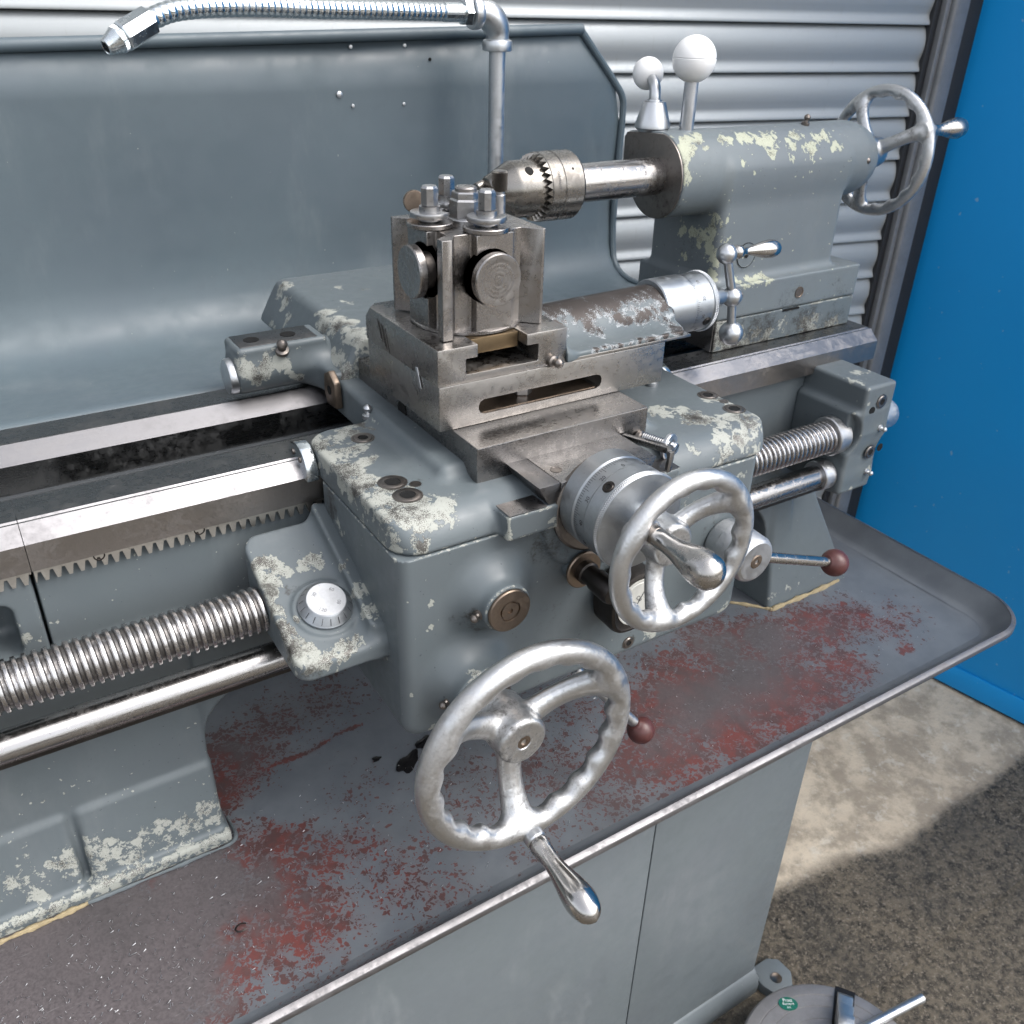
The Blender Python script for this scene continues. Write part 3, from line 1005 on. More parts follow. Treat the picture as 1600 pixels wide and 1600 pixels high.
def build_floor_chuck():
    c = (492.0, -170.0, FLOOR + 6)
    t = thing('lathe_chuck', 'round steel lathe chuck with green oval sticker lying on the tarmac', 'chuck', (c[0], c[1], FLOOR))
    z1 = -830.0
    H = z1 - c[2]
    pr = [(118, 0), (121, 3), (121.5, H - 4), (119, H - 0.6), (117, H)]
    for r in (104, 88, 71, 55):
        pr += [(r + 1.0, H), (r + 0.4, H - 0.9), (r - 0.4, H - 0.9), (r - 1.0, H)]
    pr += [(38, H), (36, H - 1.5), (36, H - 30), (0, H - 30)]
    part('body', lathe(pr, c, (0, 0, 1), 96), 'chuck_face', t, sharp=25)
    for k, a in enumerate((math.radians(36), math.radians(126), math.radians(216), math.radians(306))):
        u, v = np.array((math.cos(a), math.sin(a), 0)), np.array((-math.sin(a), math.cos(a), 0))

        def put(g, o=np.array((c[0], c[1], 0.0)), u=u, v=v):
            V, F = g
            return o + V[:, :1] * u + V[:, 1:2] * v + V[:, 2:3] * np.array((0, 0, 1.0)), F
        part('jaw_slot', put(box(34, 121, -13, 13, z1 + 0.1, z1 + 0.6, 0)), 'black_steel', t)
        j = part('jaw', put(prism([(44, z1 + 0.7), (44, z1 + 34), (62, z1 + 34), (62, z1 + 22), (84, z1 + 22), (84, z1 + 11), (104, z1 + 11), (112, z1 + 3), (112, z1 + 0.7)], 'y', -10, 10, 1.2)), 'cast_aluminium', t)
    V, F = lathe([(0, 0), (13, 0), (13, 0.6), (0, 0.6)], (0, 0, 0), (0, 0, 1), 32)
    V[:, 1] *= 0.72
    a = math.radians(-32)
    o = np.array((507, -73, z1 + 0.3))
    R = np.array(((math.cos(a), -math.sin(a), 0), (math.sin(a), math.cos(a), 0), (0, 0, 1)))
    st = part('sticker', (o + V @ R.T, F), 'green_sticker', t)
    for k, (s, sz) in enumerate((('Pratt', 6.5), ('Burnerd', 4.6), ('Int.', 4.2))):
        u, v = R @ np.array((1, 0, 0)), R @ np.array((0, 1, 0))
        part('lettering', text(s, sz, o + np.array((0, 0, 0.7)) + v * (4.6 - 4.8 * k), u, v), 'letter_light', st, smooth=False)
    o = part('steel_bar', cyl((560, -150, -822), (668, -163, -826), 6, 24, 0.8), 'satin_chrome', None)
    tag(o, 'short bright steel bar resting across the floor chuck', 'bar')


build_ground()
build_shutter()
build_blue()
build_guard()
build_tray()
build_cabinet()
build_floor_chuck()

# ------------------------------------------------------------------ small hardware shared by several things
def nipple(p, d, parent, s=1.0, mat='bolt_steel'):
    pr = [(3.6, 0), (3.6, 2.2), (2.2, 2.8), (1.9, 4.2), (2.7, 5.4), (2.9, 6.8), (2.2, 8.0), (1.1, 8.8), (0.5, 9.0), (0, 8.7)]
    return part('grease_nipple', lathe([(r * s, h * s) for r, h in pr], p, d, 20), mat, parent)


def cap_screw(p, d, r, parent, proud=0.5, mat='bolt_steel', sock=0.52, name='cap_screw'):
    """socket screw sunk flush: dark ring, head, hexagon recess."""
    o = part(name, lathe([(r * 1.18, -0.3), (r * 1.18, 0.25), (r * 1.0, 0.25), (r * 0.96, proud), (r * 0.86, proud + 0.5), (r * sock, proud + 0.5), (r * sock, proud + 0.2)], p, d, 32, cap=False), mat, parent, sharp=30)
    u, v, d = frame(d)
    V = [np.array(p, float) + d * (proud + 0.55) + r * sock * 1.08 * (math.cos(k * math.pi / 3) * u + math.sin(k * math.pi / 3) * v) for k in range(6)]
    V += [np.array(p, float) + d * (proud + 0.15) + r * sock * 1.0 * (math.cos(k * math.pi / 3) * u + math.sin(k * math.pi / 3) * v) for k in range(6)]
    F = [(k, (k + 1) % 6, 6 + (k + 1) % 6, 6 + k) for k in range(6)] + [tuple(range(6, 12))]
    part('socket', (np.array(V), F), 'black_hole', o, smooth=False)
    return o


def handwheel(parent, c, e1, e2, e3, R, r, spokes, hub, hmat='cast_aluminium', h=1.25, lug=None, scal=22, sweep=0.0):
    """spoked cast wheel; local z is the axis pointing at the operator. hub=(radius, z0, z1). Parts: rim, spokes, hub."""
    c, e1, e2, e3 = (np.array(t, float) for t in (c, e1, e2, e3))
    sp = [math.radians(a) for a in spokes]

    def fn(x, y, z):
        rho = np.sqrt(x * x + y * y)
        th = np.arctan2(y, x)
        inner = np.clip((R - rho) / r, 0, 1)
        sc = 0.20 * r * np.cos(scal * th) * inner * np.clip(0.75 - 0.5 * z / r, 0.2, 1)
        d = np.sqrt((rho - R) ** 2 + (z * 1.06) ** 2) - r - sc
        ring = d
        hb = sd_cyl(x, y, z, 0, 0, hub[0], hub[1], hub[2], 2.5)
        for a in sp:
            pts = []
            zr = 0.55 * hub[2] + 0.45 * hub[1]
            for k in range(11):
                t = k / 10.0
                rad = hub[0] * 0.6 + (R - hub[0] * 0.6) * t
                an = a + sweep * math.sin(math.pi * t)
                zz = zr * (1 - t ** 2.4)
                pts.append((rad * math.cos(an), rad * math.sin(an), zz, r * (1.30 - 0.24 * math.sin(math.pi * min(1, t * 1.05)) + 0.6 * max(0, t - 0.72))))
            s = None
            for p, q in zip(pts[:-1], pts[1:]):
                cp = sd_cap(x, y, z * 1.35, (p[0], p[1], p[2] * 1.35), (q[0], q[1], q[2] * 1.35), p[3], q[3])
                s = cp if s is None else np.minimum(s, cp)
            d = smin(d, s, r * 0.8)
            hb = smin(hb, s, r * 0.55) if False else hb
            d = smin(d, hb, r * 0.5)
        k = np.clip((rho - R + 0.5 * r) / r, 0, 1)
        k = k * k * (3 - 2 * k)
        d = d * (1 - k) + ring * k
        if lug is not None:
            d = smin(d, sd_cyl(x, y, z, lug[0], lug[1], lug[2], lug[3], lug[4], 1.5), 3.0)
        # bore
        return smax(d, -(np.maximum(rho - hub[0] * 0.30, hub[2] - 3.0 - z)), 1.0)
    lo = (-R - r - 2, -R - r - 2, min(hub[1], -r) - 3)
    hi = (R + r + 2, R + r + 2, max(hub[2], r) + 4)
    V, F, N, E = nets(fn, lo, hi, h)
    cen = V[F].mean(1)
    rho, th = np.hypot(cen[:, 0], cen[:, 1]), np.arctan2(cen[:, 1], cen[:, 0])
    cls = np.zeros(len(F), int)
    near = np.full(len(F), 9.0)
    for k, a in enumerate(sp):
        da = np.abs((th - a + math.pi) % (2 * math.pi) - math.pi)
        m = da < near
        near[m] = da[m]
        cls[m] = 2 + k
    cls[(rho < hub[0] * 1.08) & (cls >= 2)] = 1
    cls[rho > R - r * 1.15] = 0
    # stray islands go to the class next to them
    for _ in range(3):
        par = np.arange(len(V))
        for kc in np.unique(cls):
            f = F[cls == kc]
            for _i in range(60):
                m = par[f].min(1)
                old = par[f].sum()
                np.minimum.at(par, f.reshape(-1), np.repeat(m, 4))
                if par[f].sum() == old:
                    break
            root = par[f].min(1)
            par[f.reshape(-1)] = np.repeat(root, 4)
            ids, cnt = np.unique(root, return_counts=True)
            if len(ids) > 1:
                ff = np.where(cls == kc)[0]
                small = ff[root != ids[cnt.argmax()]]
                vs = np.unique(F[small])
                nb = np.isin(F, vs).any(1) & (cls != kc)
                if nb.any():
                    cls[small] = np.bincount(cls[nb]).argmax()
            par = np.arange(len(V))
    B = np.stack([e1, e2, e3])
    for k, g in sorted(split((V, F, N), cls).items()):
        g = (c + g[0] @ B, g[1], g[2] @ B)
        part('rim' if k == 0 else 'hub' if k == 1 else 'spoke', g, hmat, parent, grime=(0.08, 0.5, 0.34)[min(k, 2)])
    return parent


def grip(parent, base, d, L, rs, mat='polished_steel', name='handle', seg=40):
    """turned handle; rs: [(fraction, radius)]"""
    pr = [(rs[0][1] * 0.98, 0)]
    n = 44
    fx, fr = [a for a, _ in rs], [b for _, b in rs]
    P = spline([(a, b, 0) for a, b in rs], n)
    pr = [(max(p[1], 0.01), p[0] * L) for p in P]
    pr.append((0, L))
    return part(name, lathe(pr, base, d, seg), mat, parent, sharp=50)


# ------------------------------------------------------------------ lathe bed
def build_bed():
    t = thing('lathe_bed', 'long cast iron lathe bed with bright ground ways standing in the tray', 'lathe bed', (150, 240, -326))
    W = [(x, 121, -318, 12, 1.0) for x in range(-330, -118, 14)] + [(-274, 128, -262, 14), (-248, 128, -285, 20), (-233, 128, -278, 16), (-215, 128, -290, 20), (-195, 128, -293, 18), (-174, 128, -290, 18), (-153, 128, -294, 16), (-135, 128, -284, 14), (-133, 130, -304, 14), (-132, 130, -262, 9), (-229, 128, -309, 16), (-272, 128, -304, 16), (-285, 128, -285, 18), (-125, 140, -290, 14), (-200, 128, -312, 18), (-160, 128, -312, 16),
         (556, 130, -278, 7), (573, 128, -303, 8), (596, 128, -306, 8), (618, 128, -304, 6), (643, 128, -306, 6), (570, 128, -317, 8), (546, 130, -261, 5), (560, 128, -290, 7), (-231, 155, -60, 7, .8), (-229, 155, -80, 6, .8)]

    W = [(*b[:4], (b[4] if len(b) > 4 else 1.0) * 0.66) for b in W]

    def left_fn(X, Y, Z):
        wall = sd_box(X, Y, Z, -520, 60, 155, 340, -172, -2, 6)
        leg = sd_box(X, Y + (Z + 60) * -0.02, Z, -560, -122, 147, 330, -340, -100, 3.5)
        # arch: concave corner between leg and bed underside
        web = np.maximum(np.maximum(X + 40, -172 - 40 - Z), 146 - Y)
        cyl_ = 62 - np.sqrt((X + 64) ** 2 + (Z + 238) ** 2)
        fill = smax(smax(sd_box(X, Y, Z, -135, -60, 148, 330, -242, -160, 2), cyl_, 2), -999, 1)
        d = smin(smin(wall, leg, 14), fill, 8)
        toe = sd_box(X, Y - (Z + 326) * 0.17, Z, -232, -121, 126, 335, -345, -243, 6)
        lip = sd_box(X, Y, Z, -560, -118, 121, 335, -345, -314, 4)
        d = smin(d, lip, 3)
        toe2 = sd_box(X, Y - (Z + 326) * 0.17, Z, -560, -238, 126, 335, -345, -243, 6)
        d = smin(d, toe, 5)
        d = smin(d, toe2, 5)
        # pocket with rounded mouth in the upper left
        pk = sd_box(X, Y, Z, -420, -231, 130, 190, -92, -45, 9)
        d = smax(d, -pk, 3)
        # raised land left of the gap joint
        land = sd_box(X, Y, Z, -520, -214.2, 152, 200, -112, -22, 3)
        d = np.minimum(d, smax(land, -pk, 3))
        groove = np.maximum(np.abs(X + 213.2) - 0.9, np.maximum(-113 - Z, Y - 170))
        d = np.maximum(d, -groove)
        return np.maximum(d, -326.6 - Z)
    g = nets(left_fn, (-420, 120, -328), (60, 200, -2), 2.6)
    part('casting', g, 'grey_paint_bed', t, wear=W)

    def right_fn(X, Y, Z):
        wall = sd_box(X, Y, Z, 40, 640, 158, 340, -172, -2, 6)
        lean = (Z + 326)
        foot = sd_box(X, Y - lean * 0.16, Z, 562, 740, 130, 335, -340, -120, 5)
        foot = smax(foot, (X - 707 + lean * 0.52) * 0.88, 5)
        arch = smax(sd_box(X, Y, Z, 480, 590, 150, 330, -250, -150, 2), 70 - np.sqrt((X - 486) ** 2 + (Z + 238) ** 2), 2)
        d = smin(smin(wall, foot, 16), arch, 8)
        return np.maximum(d, -326.6 - Z)
    part('casting', nets(right_fn, (60, 120, -328), (712, 200, -2), 3.0), 'grey_paint', t, wear=W)
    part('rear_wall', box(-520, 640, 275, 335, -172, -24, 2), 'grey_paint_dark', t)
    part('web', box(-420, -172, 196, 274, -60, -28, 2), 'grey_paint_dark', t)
    part('unseen_headstock', box(-900, -500, 40, 400, 13.5, 340, 14, 4), 'grey_paint', t, wn=True)  # outside the frame; added to darken what the left steel faces reflect
    part('unseen_spindle_chuck', lathe([(40, 0), (96, 0), (98, 2), (98, 60), (95, 63), (30, 63)], (-499, 236, 186.5), (1, 0, 0), 64), 'dark_steel', t, sharp=30)  # also out of view, added with the headstock for those reflections
    # ways: flat, front slope, front face; the piece left of the joint is the gap bridge
    fw = [(147, -20.5), (147, 1), (159.5, 12), (161, 12.2), (162.5, 11.2), (164, 12.6), (197, 12.6), (198, 11.5), (198, -20.5)]

    def way(x0, x1):
        n = len(fw)
        pieces = []
        return fw
    for x0, x1 in ((-520, -212.6), (-212.1, 679)):
        for nm, poly, mt in (('front_slope', [(147.0, 1), (159.5, 12), (161.5, 11), (161.5, -6), (147.4, -6)], 'way_steel'),
                             ('way_flat', [(161.6, 11.6), (163.6, 12.7), (197, 12.7), (198, 11.7), (198, -20.5), (161.6, -20.5)], 'way_flat'),
                             ('way_face', [(146.9, 0.2), (147.3, -5.8), (161.4, -5.8), (161.4, -20.6), (146.9, -20.6)], 'way_front')):
            pass
        # one prism per side, three materials by face
        o = part('front_way', prism(fw, 'x', x0, x1, 0.0), 'way_front', t, smooth=False)
        o.data.materials.append(MAT['way_steel'])
        o.data.materials.append(MAT['way_flat'])
        for p in o.data.polygons:
            n = p.normal
            if n.z > 0.95:
                p.material_index = 2
            elif n.z > 0.4:
                p.material_index = 1
    bw = [(280, -26), (280, 1), (297.5, 12.4), (299, 12.7), (329, 12.7), (330, 11.5), (330, -26)]
    o = part('back_way', prism(bw, 'x', -520, 679, 0.0), 'way_flat', t, smooth=False)
    o.data.materials.append(MAT['way_steel'])
    for p in o.data.polygons:
        if 0.4 < p.normal.z < 0.95:
            p.material_index = 1
    # rack
    for x0, x1, ph in ((-520, -213.0, 2.2), (-211.4, 356, 0.0)):
        V, F = [], []
        top = -19.5
        p = 7.85
        xs, zs = [], []
        x = x0
        k0 = math.floor((x0 - ph) / p) - 1
        pts = []
        k = k0
        while k * p + ph < x1 + p:
            b = k * p + ph
            for dx, z in ((-2.9, -23.6), (-1.15, -31.4), (1.15, -31.4), (2.9, -23.6)):
                pts.append((b + dx, z))
            k += 1
        pts = [q for q in pts if x0 <= q[0] <= x1]
        pts = [(x0, pts[0][1])] + pts + [(x1, pts[-1][1])]
        n = len(pts)
        for yy in (149.5, 166):
            V += [(q[0], yy, q[1]) for q in pts]
            V += [(q[0], yy, top) for q in pts]
        for i in range(n - 1):
            F.append((i, i + 1, n + i + 1, n + i))
            F.append((i, 2 * n + i, 2 * n + i + 1, i + 1))
            F.append((2 * n + i, 3 * n + i, 3 * n + i + 1, 2 * n + i + 1))
        F.append((0, n, 3 * n, 2 * n))
        F.append((n - 1, 3 * n - 1, 4 * n - 1, 2 * n - 1))
        part('rack', (np.array(V), F), 'rack_steel', t, smooth=False)
    for x in (-168, -96):
        part('rack_screw', lathe([(4.2, -0.4), (4.2, 0.3), (3.4, 0.3), (3.0, -0.2), (0, -0.2)], (x, 149.5, -22.4), (0, -1, 0), 20), 'black_steel', t)
    # yellowed sealant where the feet meet the tray
    def bead(pts, r):
        P = spline(pts, 60)
        P = P + rng.normal(0, 0.15, P.shape)
        return tube(P, [r * (0.85 + 0.25 * math.sin(i * 0.31) + 0.12 * math.sin(i * 0.83)) for i in range(60)], 8)
    part('sealant', bead([(566, 127, -325), (600, 127, -325), (640, 127, -325), (690, 129, -325)], 3.4), 'sealant', t)
    part('sealant', bead([(500, 190, -325), (535, 160, -325), (560, 132, -325), (566, 124, -325)], 2.5), 'sealant', t)
    part('sealant', bead([(-320, 117, -325), (-290, 117.5, -325), (-262, 118, -325), (-240, 119, -325)], 2.6), 'sealant', t)
    part('sealant', bead([(-240, 119, -325), (-190, 118.5, -325), (-150, 118.5, -325), (-117, 121, -325), (-115, 150, -325)], 1.8), 'grey_paint', t)


def build_screws():
    t = thing('lead_screw', 'thick bright threaded lead screw running along the front of the bed', 'lead screw', (100, 100, -74))
    # helical surface
    p, r = 6.55, 18.3
    xs = np.arange(-330, 566, p / 14)
    seg = 44
    th = np.linspace(0, 2 * math.pi, seg, endpoint=False)
    X, T = np.meshgrid(xs, th, indexing='ij')
    ph = (X / p - T / (2 * math.pi)) % 1.0
    rr = np.interp(ph, [0, 0.16, 0.27, 0.32, 0.66, 0.71, 0.82, 1.0], [0, 0, 0.93, 1, 1, 0.93, 0, 0]) * 2.4 + r - 2.4
    V = np.stack([X, 100 + rr * np.cos(T), -74 + rr * np.sin(T)], -1).reshape(-1, 3)
    I = np.arange(len(xs) * seg).reshape(len(xs), seg)
    J = np.roll(I, -1, 1)
    F = np.stack([I[:-1], I[1:], J[1:], J[:-1]], -1).reshape(-1, 4)
    th_o = part('thread', (V, F), 'screw_steel', t, sharp=55)
    at = th_o.data.attributes.new('grime', 'FLOAT', 'POINT')
    at.data.foreach_set('value', (0.95 * (1 - (rr.reshape(-1) - (r - 2.4)) / 2.4)).astype(np.float32))
    part('collar', lathe([(18, 0), (21, 0), (21.8, 1), (21.8, 17), (21, 18), (18, 18)], (560, 100, -74), (1, 0, 0), 48), 'satin_chrome', t, sharp=30)
    part('end_boss', lathe([(17, 0), (17, 30), (15.5, 33), (10, 34), (0, 34)], (627, 100, -66), (1, 0, 0), 40), 'galvanised', t, sharp=30)
    t = thing('feed_rod', 'plain polished steel feed rod below the lead screw', 'feed rod', (100, 98, -124))
    part('rod', cyl((-420, 98, -123), (572, 98, -120), 12.6, 48, 1.0), 'rod_steel', t)
    part('keyway', box(-420, 560, 85.6, 86.4, -130.5, -127.5, 0), 'black_steel', t, smooth=False)
    part('collar', lathe([(12, 0), (16.5, 0), (17.4, 1), (17.4, 18), (16.5, 19), (12, 19)], (553, 98, -120), (1, 0, 0), 44), 'satin_chrome', t, sharp=30)


def build_end_bracket():
    t = thing('bearing_bracket', 'grey cast bearing bracket holding the lead screw at the bed end', 'bracket', (600, 140, -130))

    def fn(X, Y, Z):
        d = sd_box(X, Y, Z, 578, 626, 74, 160, -70, -12, 4)
        low = sd_box(X, Y, Z, 570, 622, 76, 160, -140, -40, 5)
        d = smin(d, low, 7)
        b1 = sd_cyl(Y, Z, X, 100, -74, 25, 576, 628, 3)
        b2 = sd_cyl(Y, Z, X, 98, -120, 21, 570, 622, 3)
        d = smin(smin(d, b1, 6), b2, 5)
        # scooped front between the two bolt lands
        sc = sd_cyl(X, Z, Y, 552, -66, 30, 60, 84, 2)
        d = smax(d, -sc, 3)
        sc2 = sd_cyl(X, Z, Y, 650, -94, 30, 60, 200, 2)
        return smax(d, -sc2, 3)
    part('casting', nets(fn, (560, 70, -142), (632, 162, -8), 1.8), 'grey_paint', t, wear=[(582, 100, -13, 6), (584, 89, -13, 6), (583, 110, -13, 5), (615, 108, -12, 7), (605, 112, -12, 7), (586, 74, -30, 5, .8), (590, 76, -135, 6, .8), (618, 76, -120, 6, .8), (624, 90, -100, 8, .9)])
    part('mount_pad', box(583, 630, 146, 162, -125, -22, 2), 'brown_steel', t)
    for (x, z) in ((605, -32), (606, -92)):
        cap_screw((x, 73.6, z), (0, -1, 0), 7, t)
    for (x, z) in ((592, -40), (622, -90)):
        part('dowel_hole', lathe([(4.5, 0), (4.5, 0.5), (0, 0.5)], (x, 73.7, z), (0, -1, 0), 20), 'black_hole', t)
    nipple((612, 74, -64), (0.35, -1, -0.1), t, 1.0, 'galvanised')
    nipple((610, 76, -118), (0.35, -1, -0.1), t, 1.0, 'galvanised')


build_bed()
build_screws()
build_end_bracket()

# ------------------------------------------------------------------ carriage: saddle and apron with everything fixed to them
def build_carriage():
    t = thing('carriage', 'grey chipped lathe carriage, saddle and apron, riding on the bed ways', 'carriage', (170, 80, -166))

    def apron(X, Y, Z):
        d = sd_plan(X, Z, Y, 0, 343, -166, 30, 0, 144, 16, 9)
        b1 = sd_cyl(X, Z, Y, 74, -49.5, 19.5, -24, 20, 2)
        b1 = smin(b1, np.sqrt((X - 74) ** 2 + (Z + 49.5) ** 2 + (Y * 0.9 - 10) ** 2) - 30, 4)
        b2 = sd_cyl(X, Z, Y, 53, -121, 24, -27, 20, 2)
        b2 = smin(b2, np.sqrt((X - 53) ** 2 + (Z + 121) ** 2 + (Y * 0.9 - 10) ** 2) - 34, 4)
        b3 = sd_cyl(X, Z, Y, 160, -4, 44, -8, 20, 4)
        d = smin(smin(d, b1, 16), b2, 16)
        d = smin(d, b3, 10)
        return np.maximum(d, Z + 0.25)
    part('apron', nets(apron, (-2, -34, -168), (345, 146, 2), 2.0), 'grey_paint', t,
         wear=[(20, 3, -20, 3.5), (22, 2, -45, 4.5), (24, 2, -62, 4), (10, 6, -90, 4, .9), (14, 4, -120, 4, .8), (22, 2, -160, 6), (240, 0, -150, 14, .55), (270, 0, -30, 12, .5), (325, 0, -14, 10, .6), (205, 0, -164, 6, .9), (330, 2, -160, 8, .8), (46, -20, -100, 6, .8), (60, -26, -98, 7, .9), (3, 110, -30, 9, .9), (5, 40, -100, 20, .4)],
         grime=[(55, -10, -54, 12, .8), (60, -4, -66, 12, .7), (46, 0, -62, 10, .6), (92, -14, -50, 7, .5), (36, -8, -126, 9, .8), (120, -6, -20, 22, .7), (135, 0, -35, 18, .6), (175, 0, -60, 24, .6), (130, 0, -90, 30, .4), (60, -20, -95, 10, .5), (2, 120, -15, 18, .9), (6, 130, -60, 30, .6), (200, 0, -120, 30, .4), (300, 0, -60, 22, .5), (215, 0, -152, 9, .7)])

    def saddle(X, Y, Z):
        d = sd_plan(X, Y, Z, 0, 358, 0, 176, 0.25, 25, 24, 3.0)
        cut = ((Z - 25) - Y + 15) * 0.7071
        d = smax(d, cut, 9)
        mid = sd_box(X, Y, Z, 62, 258, 52, 330, 0.25, 34, 5)
        d = smin(d, mid, 13)
        blk = sd_box(X, Y, Z, 80, 239, -12, 70, -1.0, 19, 1.6)
        d = smin(d, blk, 5)
        # clearance over the front and back ways
        d = np.maximum(d, -np.maximum(np.maximum(146 - Y, Z - 13.2), Y - 199))
        return np.maximum(d, -np.maximum(np.maximum(262 - Y, Z - 13.2), Y - 340))
    Ws = [(8, 156, 25, 16), (7, 128, 25, 18), (8, 100, 25, 18), (8, 75, 25, 17), (9, 45, 25, 18), (12, 23, 24, 18), (25, 14, 23, 15), (39, 12, 22, 13), (50, 22, 25, 11), (34, 158, 25, 15), (54, 166, 25, 10), (28, 134, 25, 13), (24, 110, 25, 12), (24, 60, 25, 12), (30, 30, 25, 14),
          (287, 70, 25, 18), (301, 60, 25, 14), (306, 42, 25, 16), (316, 30, 25, 16), (336, 30, 25, 16), (340, 12, 22, 14), (344, 72, 25, 10), (303, 10, 22, 11), (322, 8, 18, 12), (352, 50, 24, 10), (352, 25, 18, 9, .9), (4, 10, 8, 8, .9), (18, 2, 12, 7, .9), (300, 0, 10, 14, .6), (330, 0, 10, 12, .7), (6, 60, 3, 6, .9), (4, 28, 4, 8, .9), (270, 10, 16, 10, .5), (238, -12, 0, 6, .8), (82, -12, 2, 7, .9), (120, -12, 1, 7, .7)]
    part('saddle', nets(saddle, (-2, -14, -2), (360, 332, 36), 2.0), 'grey_paint_worn', t, wear=Ws,
         grime=[(28, 66, 25, 14, .7), (29, 43, 25, 14, .7), (36, 55, 25, 15, .6), (40, 146, 25, 12, .5), (349, 78, 25, 11, .6), (348, 43, 25, 12, .6), (300, 40, 25, 20, .55), (80, 100, 30, 14, .5), (80, 60, 24, 14, .5), (160, -12, 8, 50, .45), (60, 180, 25, 9, .7), (320, 122, 25, 9, .6), (262, 60, 25, 14, .5)])
    # dovetail slideway with gib strip, seen in front of the cross slide
    part('dovetail', prism([(124.6, 19.3), (205, 19.3), (213, 35), (124.6, 35)], 'y', -11, 60, 0.5), 'slide_steel', t)
    part('gib_strip', prism([(115, 19.3), (124.2, 19.3), (124.2, 35), (106, 35)], 'y', -10.4, 60, 0.5), 'dark_steel', t)
    part('ledge', box(81, 113, -11.4, 60, 19.1, 19.8, 0.3), 'dark_steel', t)
    part('ledge', box(207, 238.4, -11.4, 60, 19.1, 19.8, 0.3), 'dark_steel', t)
    part('plug', lathe([(4.6, 0), (4.6, 0.4), (3.8, 0.4), (3.6, 0.1), (0, 0.1)], (133, 8, 35.05), (0, 0, 1), 24), 'bolt_steel', t)
    # wipers
    arc = [(161 + 21 * math.cos(a), 5 + 21 * math.sin(a)) for a in np.radians(np.linspace(-14, 194, 22))]
    w = part('way_wiper', prism(arc, 'x', -11, -1, 1.0), 'zinc', t)
    for a in (60, 130):
        part('wiper_screw', lathe([(2.6, 0), (2.4, 1.2), (0, 1.4)], (-11, 161 + 13 * math.cos(math.radians(a)), 6 + 12 * math.sin(math.radians(a))), (-1, 0, 0), 16), 'bolt_steel', w)
    part('way_wiper', prism([(p[0], p[1]) for p in arc], 'x', 358.5, 366, 1.0), 'zinc', t)
    # rear wing clamping the back way
    def wing(X, Y, Z):
        d = sd_cyl(Y, Z, X, 306, 36, 20, -14, 100, 3)
        p = sd_box(X, Y, Z, -13, 70, 288, 330, 34, 62, 4)
        d = smin(d, p, 7)
        d = smin(d, sd_box(X, Y, Z, 58, 120, 250, 330, 13.5, 40, 5), 18)
        return np.maximum(d, 13.4 - Z)
    wg = part('rear_wing', nets(wing, (-16, 248, 12), (110, 332, 64), 1.8), 'grey_paint_worn', t, wear=[(-13, 285, 47, 11), (-5, 285, 42, 12), (7, 286, 45, 12), (24, 287, 44, 12), (30, 286, 40, 9), (-1, 285, 35, 11), (-6, 286, 53, 9), (40, 288, 30, 8)])
    part('end_plug', lathe([(15.5, 0), (16.5, 1), (16.5, 6), (15.5, 8), (13, 9), (0, 9)], (-13, 306, 33), (-1, 0, 0), 40), 'galvanised', wg, sharp=30)
    part('top_pad', box(-9, 62, 292, 326, 61.6, 62.6, 0.4), 'dark_steel', wg)
    for x in (6, 40):
        part('screw_hole', lathe([(7, 0), (7, 0.4), (5.5, 0.4), (5, 0.1), (0, 0.1)], (x, 308, 62.6), (0, 0, 1), 24), 'black_hole', wg)
    nipple((27, 289, 54), (-0.1, -0.55, 0.85), wg, 1.7, 'bolt_steel')
    tip = part('wiper_plate', prism([(236, 12), (258, 10), (264, 22), (262, 38), (250, 44), (238, 36)], 'x', 54, 60.5, 1.5), 'brown_steel', t)
    part('screw_hole', lathe([(4.2, 0), (4.2, 0.4), (0, 0.4)], (53.9, 250, 26), (-1, 0, 0), 20), 'black_hole', tip)
    # saddle screws, pins, nipples
    cap_screw((40, 146, 25.0), (0, 0, 1), 8.2, t, 0.2)
    cap_screw((28, 66, 25.0), (0, 0, 1), 9.4, t, 0.4, sock=0.62)
    cap_screw((29, 43, 25.0), (0, 0, 1), 9.4, t, 0.4, sock=0.62)
    part('dowel_pin', lathe([(4.4, 0), (4.4, 0.4), (3.4, 0.5), (2, 0.3), (0, 0.3)], (41.5, 55.4, 25), (0, 0, 1), 20), 'bolt_steel', t)
    cap_screw((349, 78, 25.0), (0, 0, 1), 8.0, t, 0.2, sock=0.6)
    cap_screw((348, 43, 25.0), (0, 0, 1), 8.6, t, 0.2, sock=0.6)
    part('dowel_pin', lathe([(4.2, 0), (4.2, 0.5), (0, 0.6)], (352, 60, 25), (0, 0, 1), 20), 'bolt_steel', t)
    nipple((60, 180, 25), (0, 0, 1), t, 1.35, 'satin_chrome')
    nipple((320, 122, 25), (0, 0, 1), t, 1.6, 'satin_chrome')
    # apron front: boss plate, oilers, screws
    bp = part('boss_plate', lathe([(17.6, 0), (17.6, 1.6), (16.8, 2.4), (8.6, 2.4), (8.2, 1.0), (7.4, 1.0), (7.0, 2.2), (2.4, 2.2), (2.2, 0.6), (0, 0.6)], (74, -24.6, -49.5), (0, -1, 0), 48), 'brown_steel', t, sharp=30)
    nipple((55.5, -15, -52), (-1, -0.45, -0.1), t, 1.15, 'bolt_steel')
    nipple((30, -13, -124), (-1, -0.45, -0.1), t, 1.15, 'bolt_steel')
    cap_screw((215, -0.2, -152), (0, -1, 0), 5.2, t, 0.6)
    part('shaft_collar', lathe([(21, 0), (21, 4), (19, 5.5), (14, 5.5)], (53, -27, -121), (0, -1, 0), 48), 'bolt_steel', t, sharp=30)
    part('bearing_ring', lathe([(40, 0), (40, 3), (38, 4.5), (30, 4.5)], (160, -8, 9), (0, -1, 0), 56), 'bolt_steel', t, sharp=30)
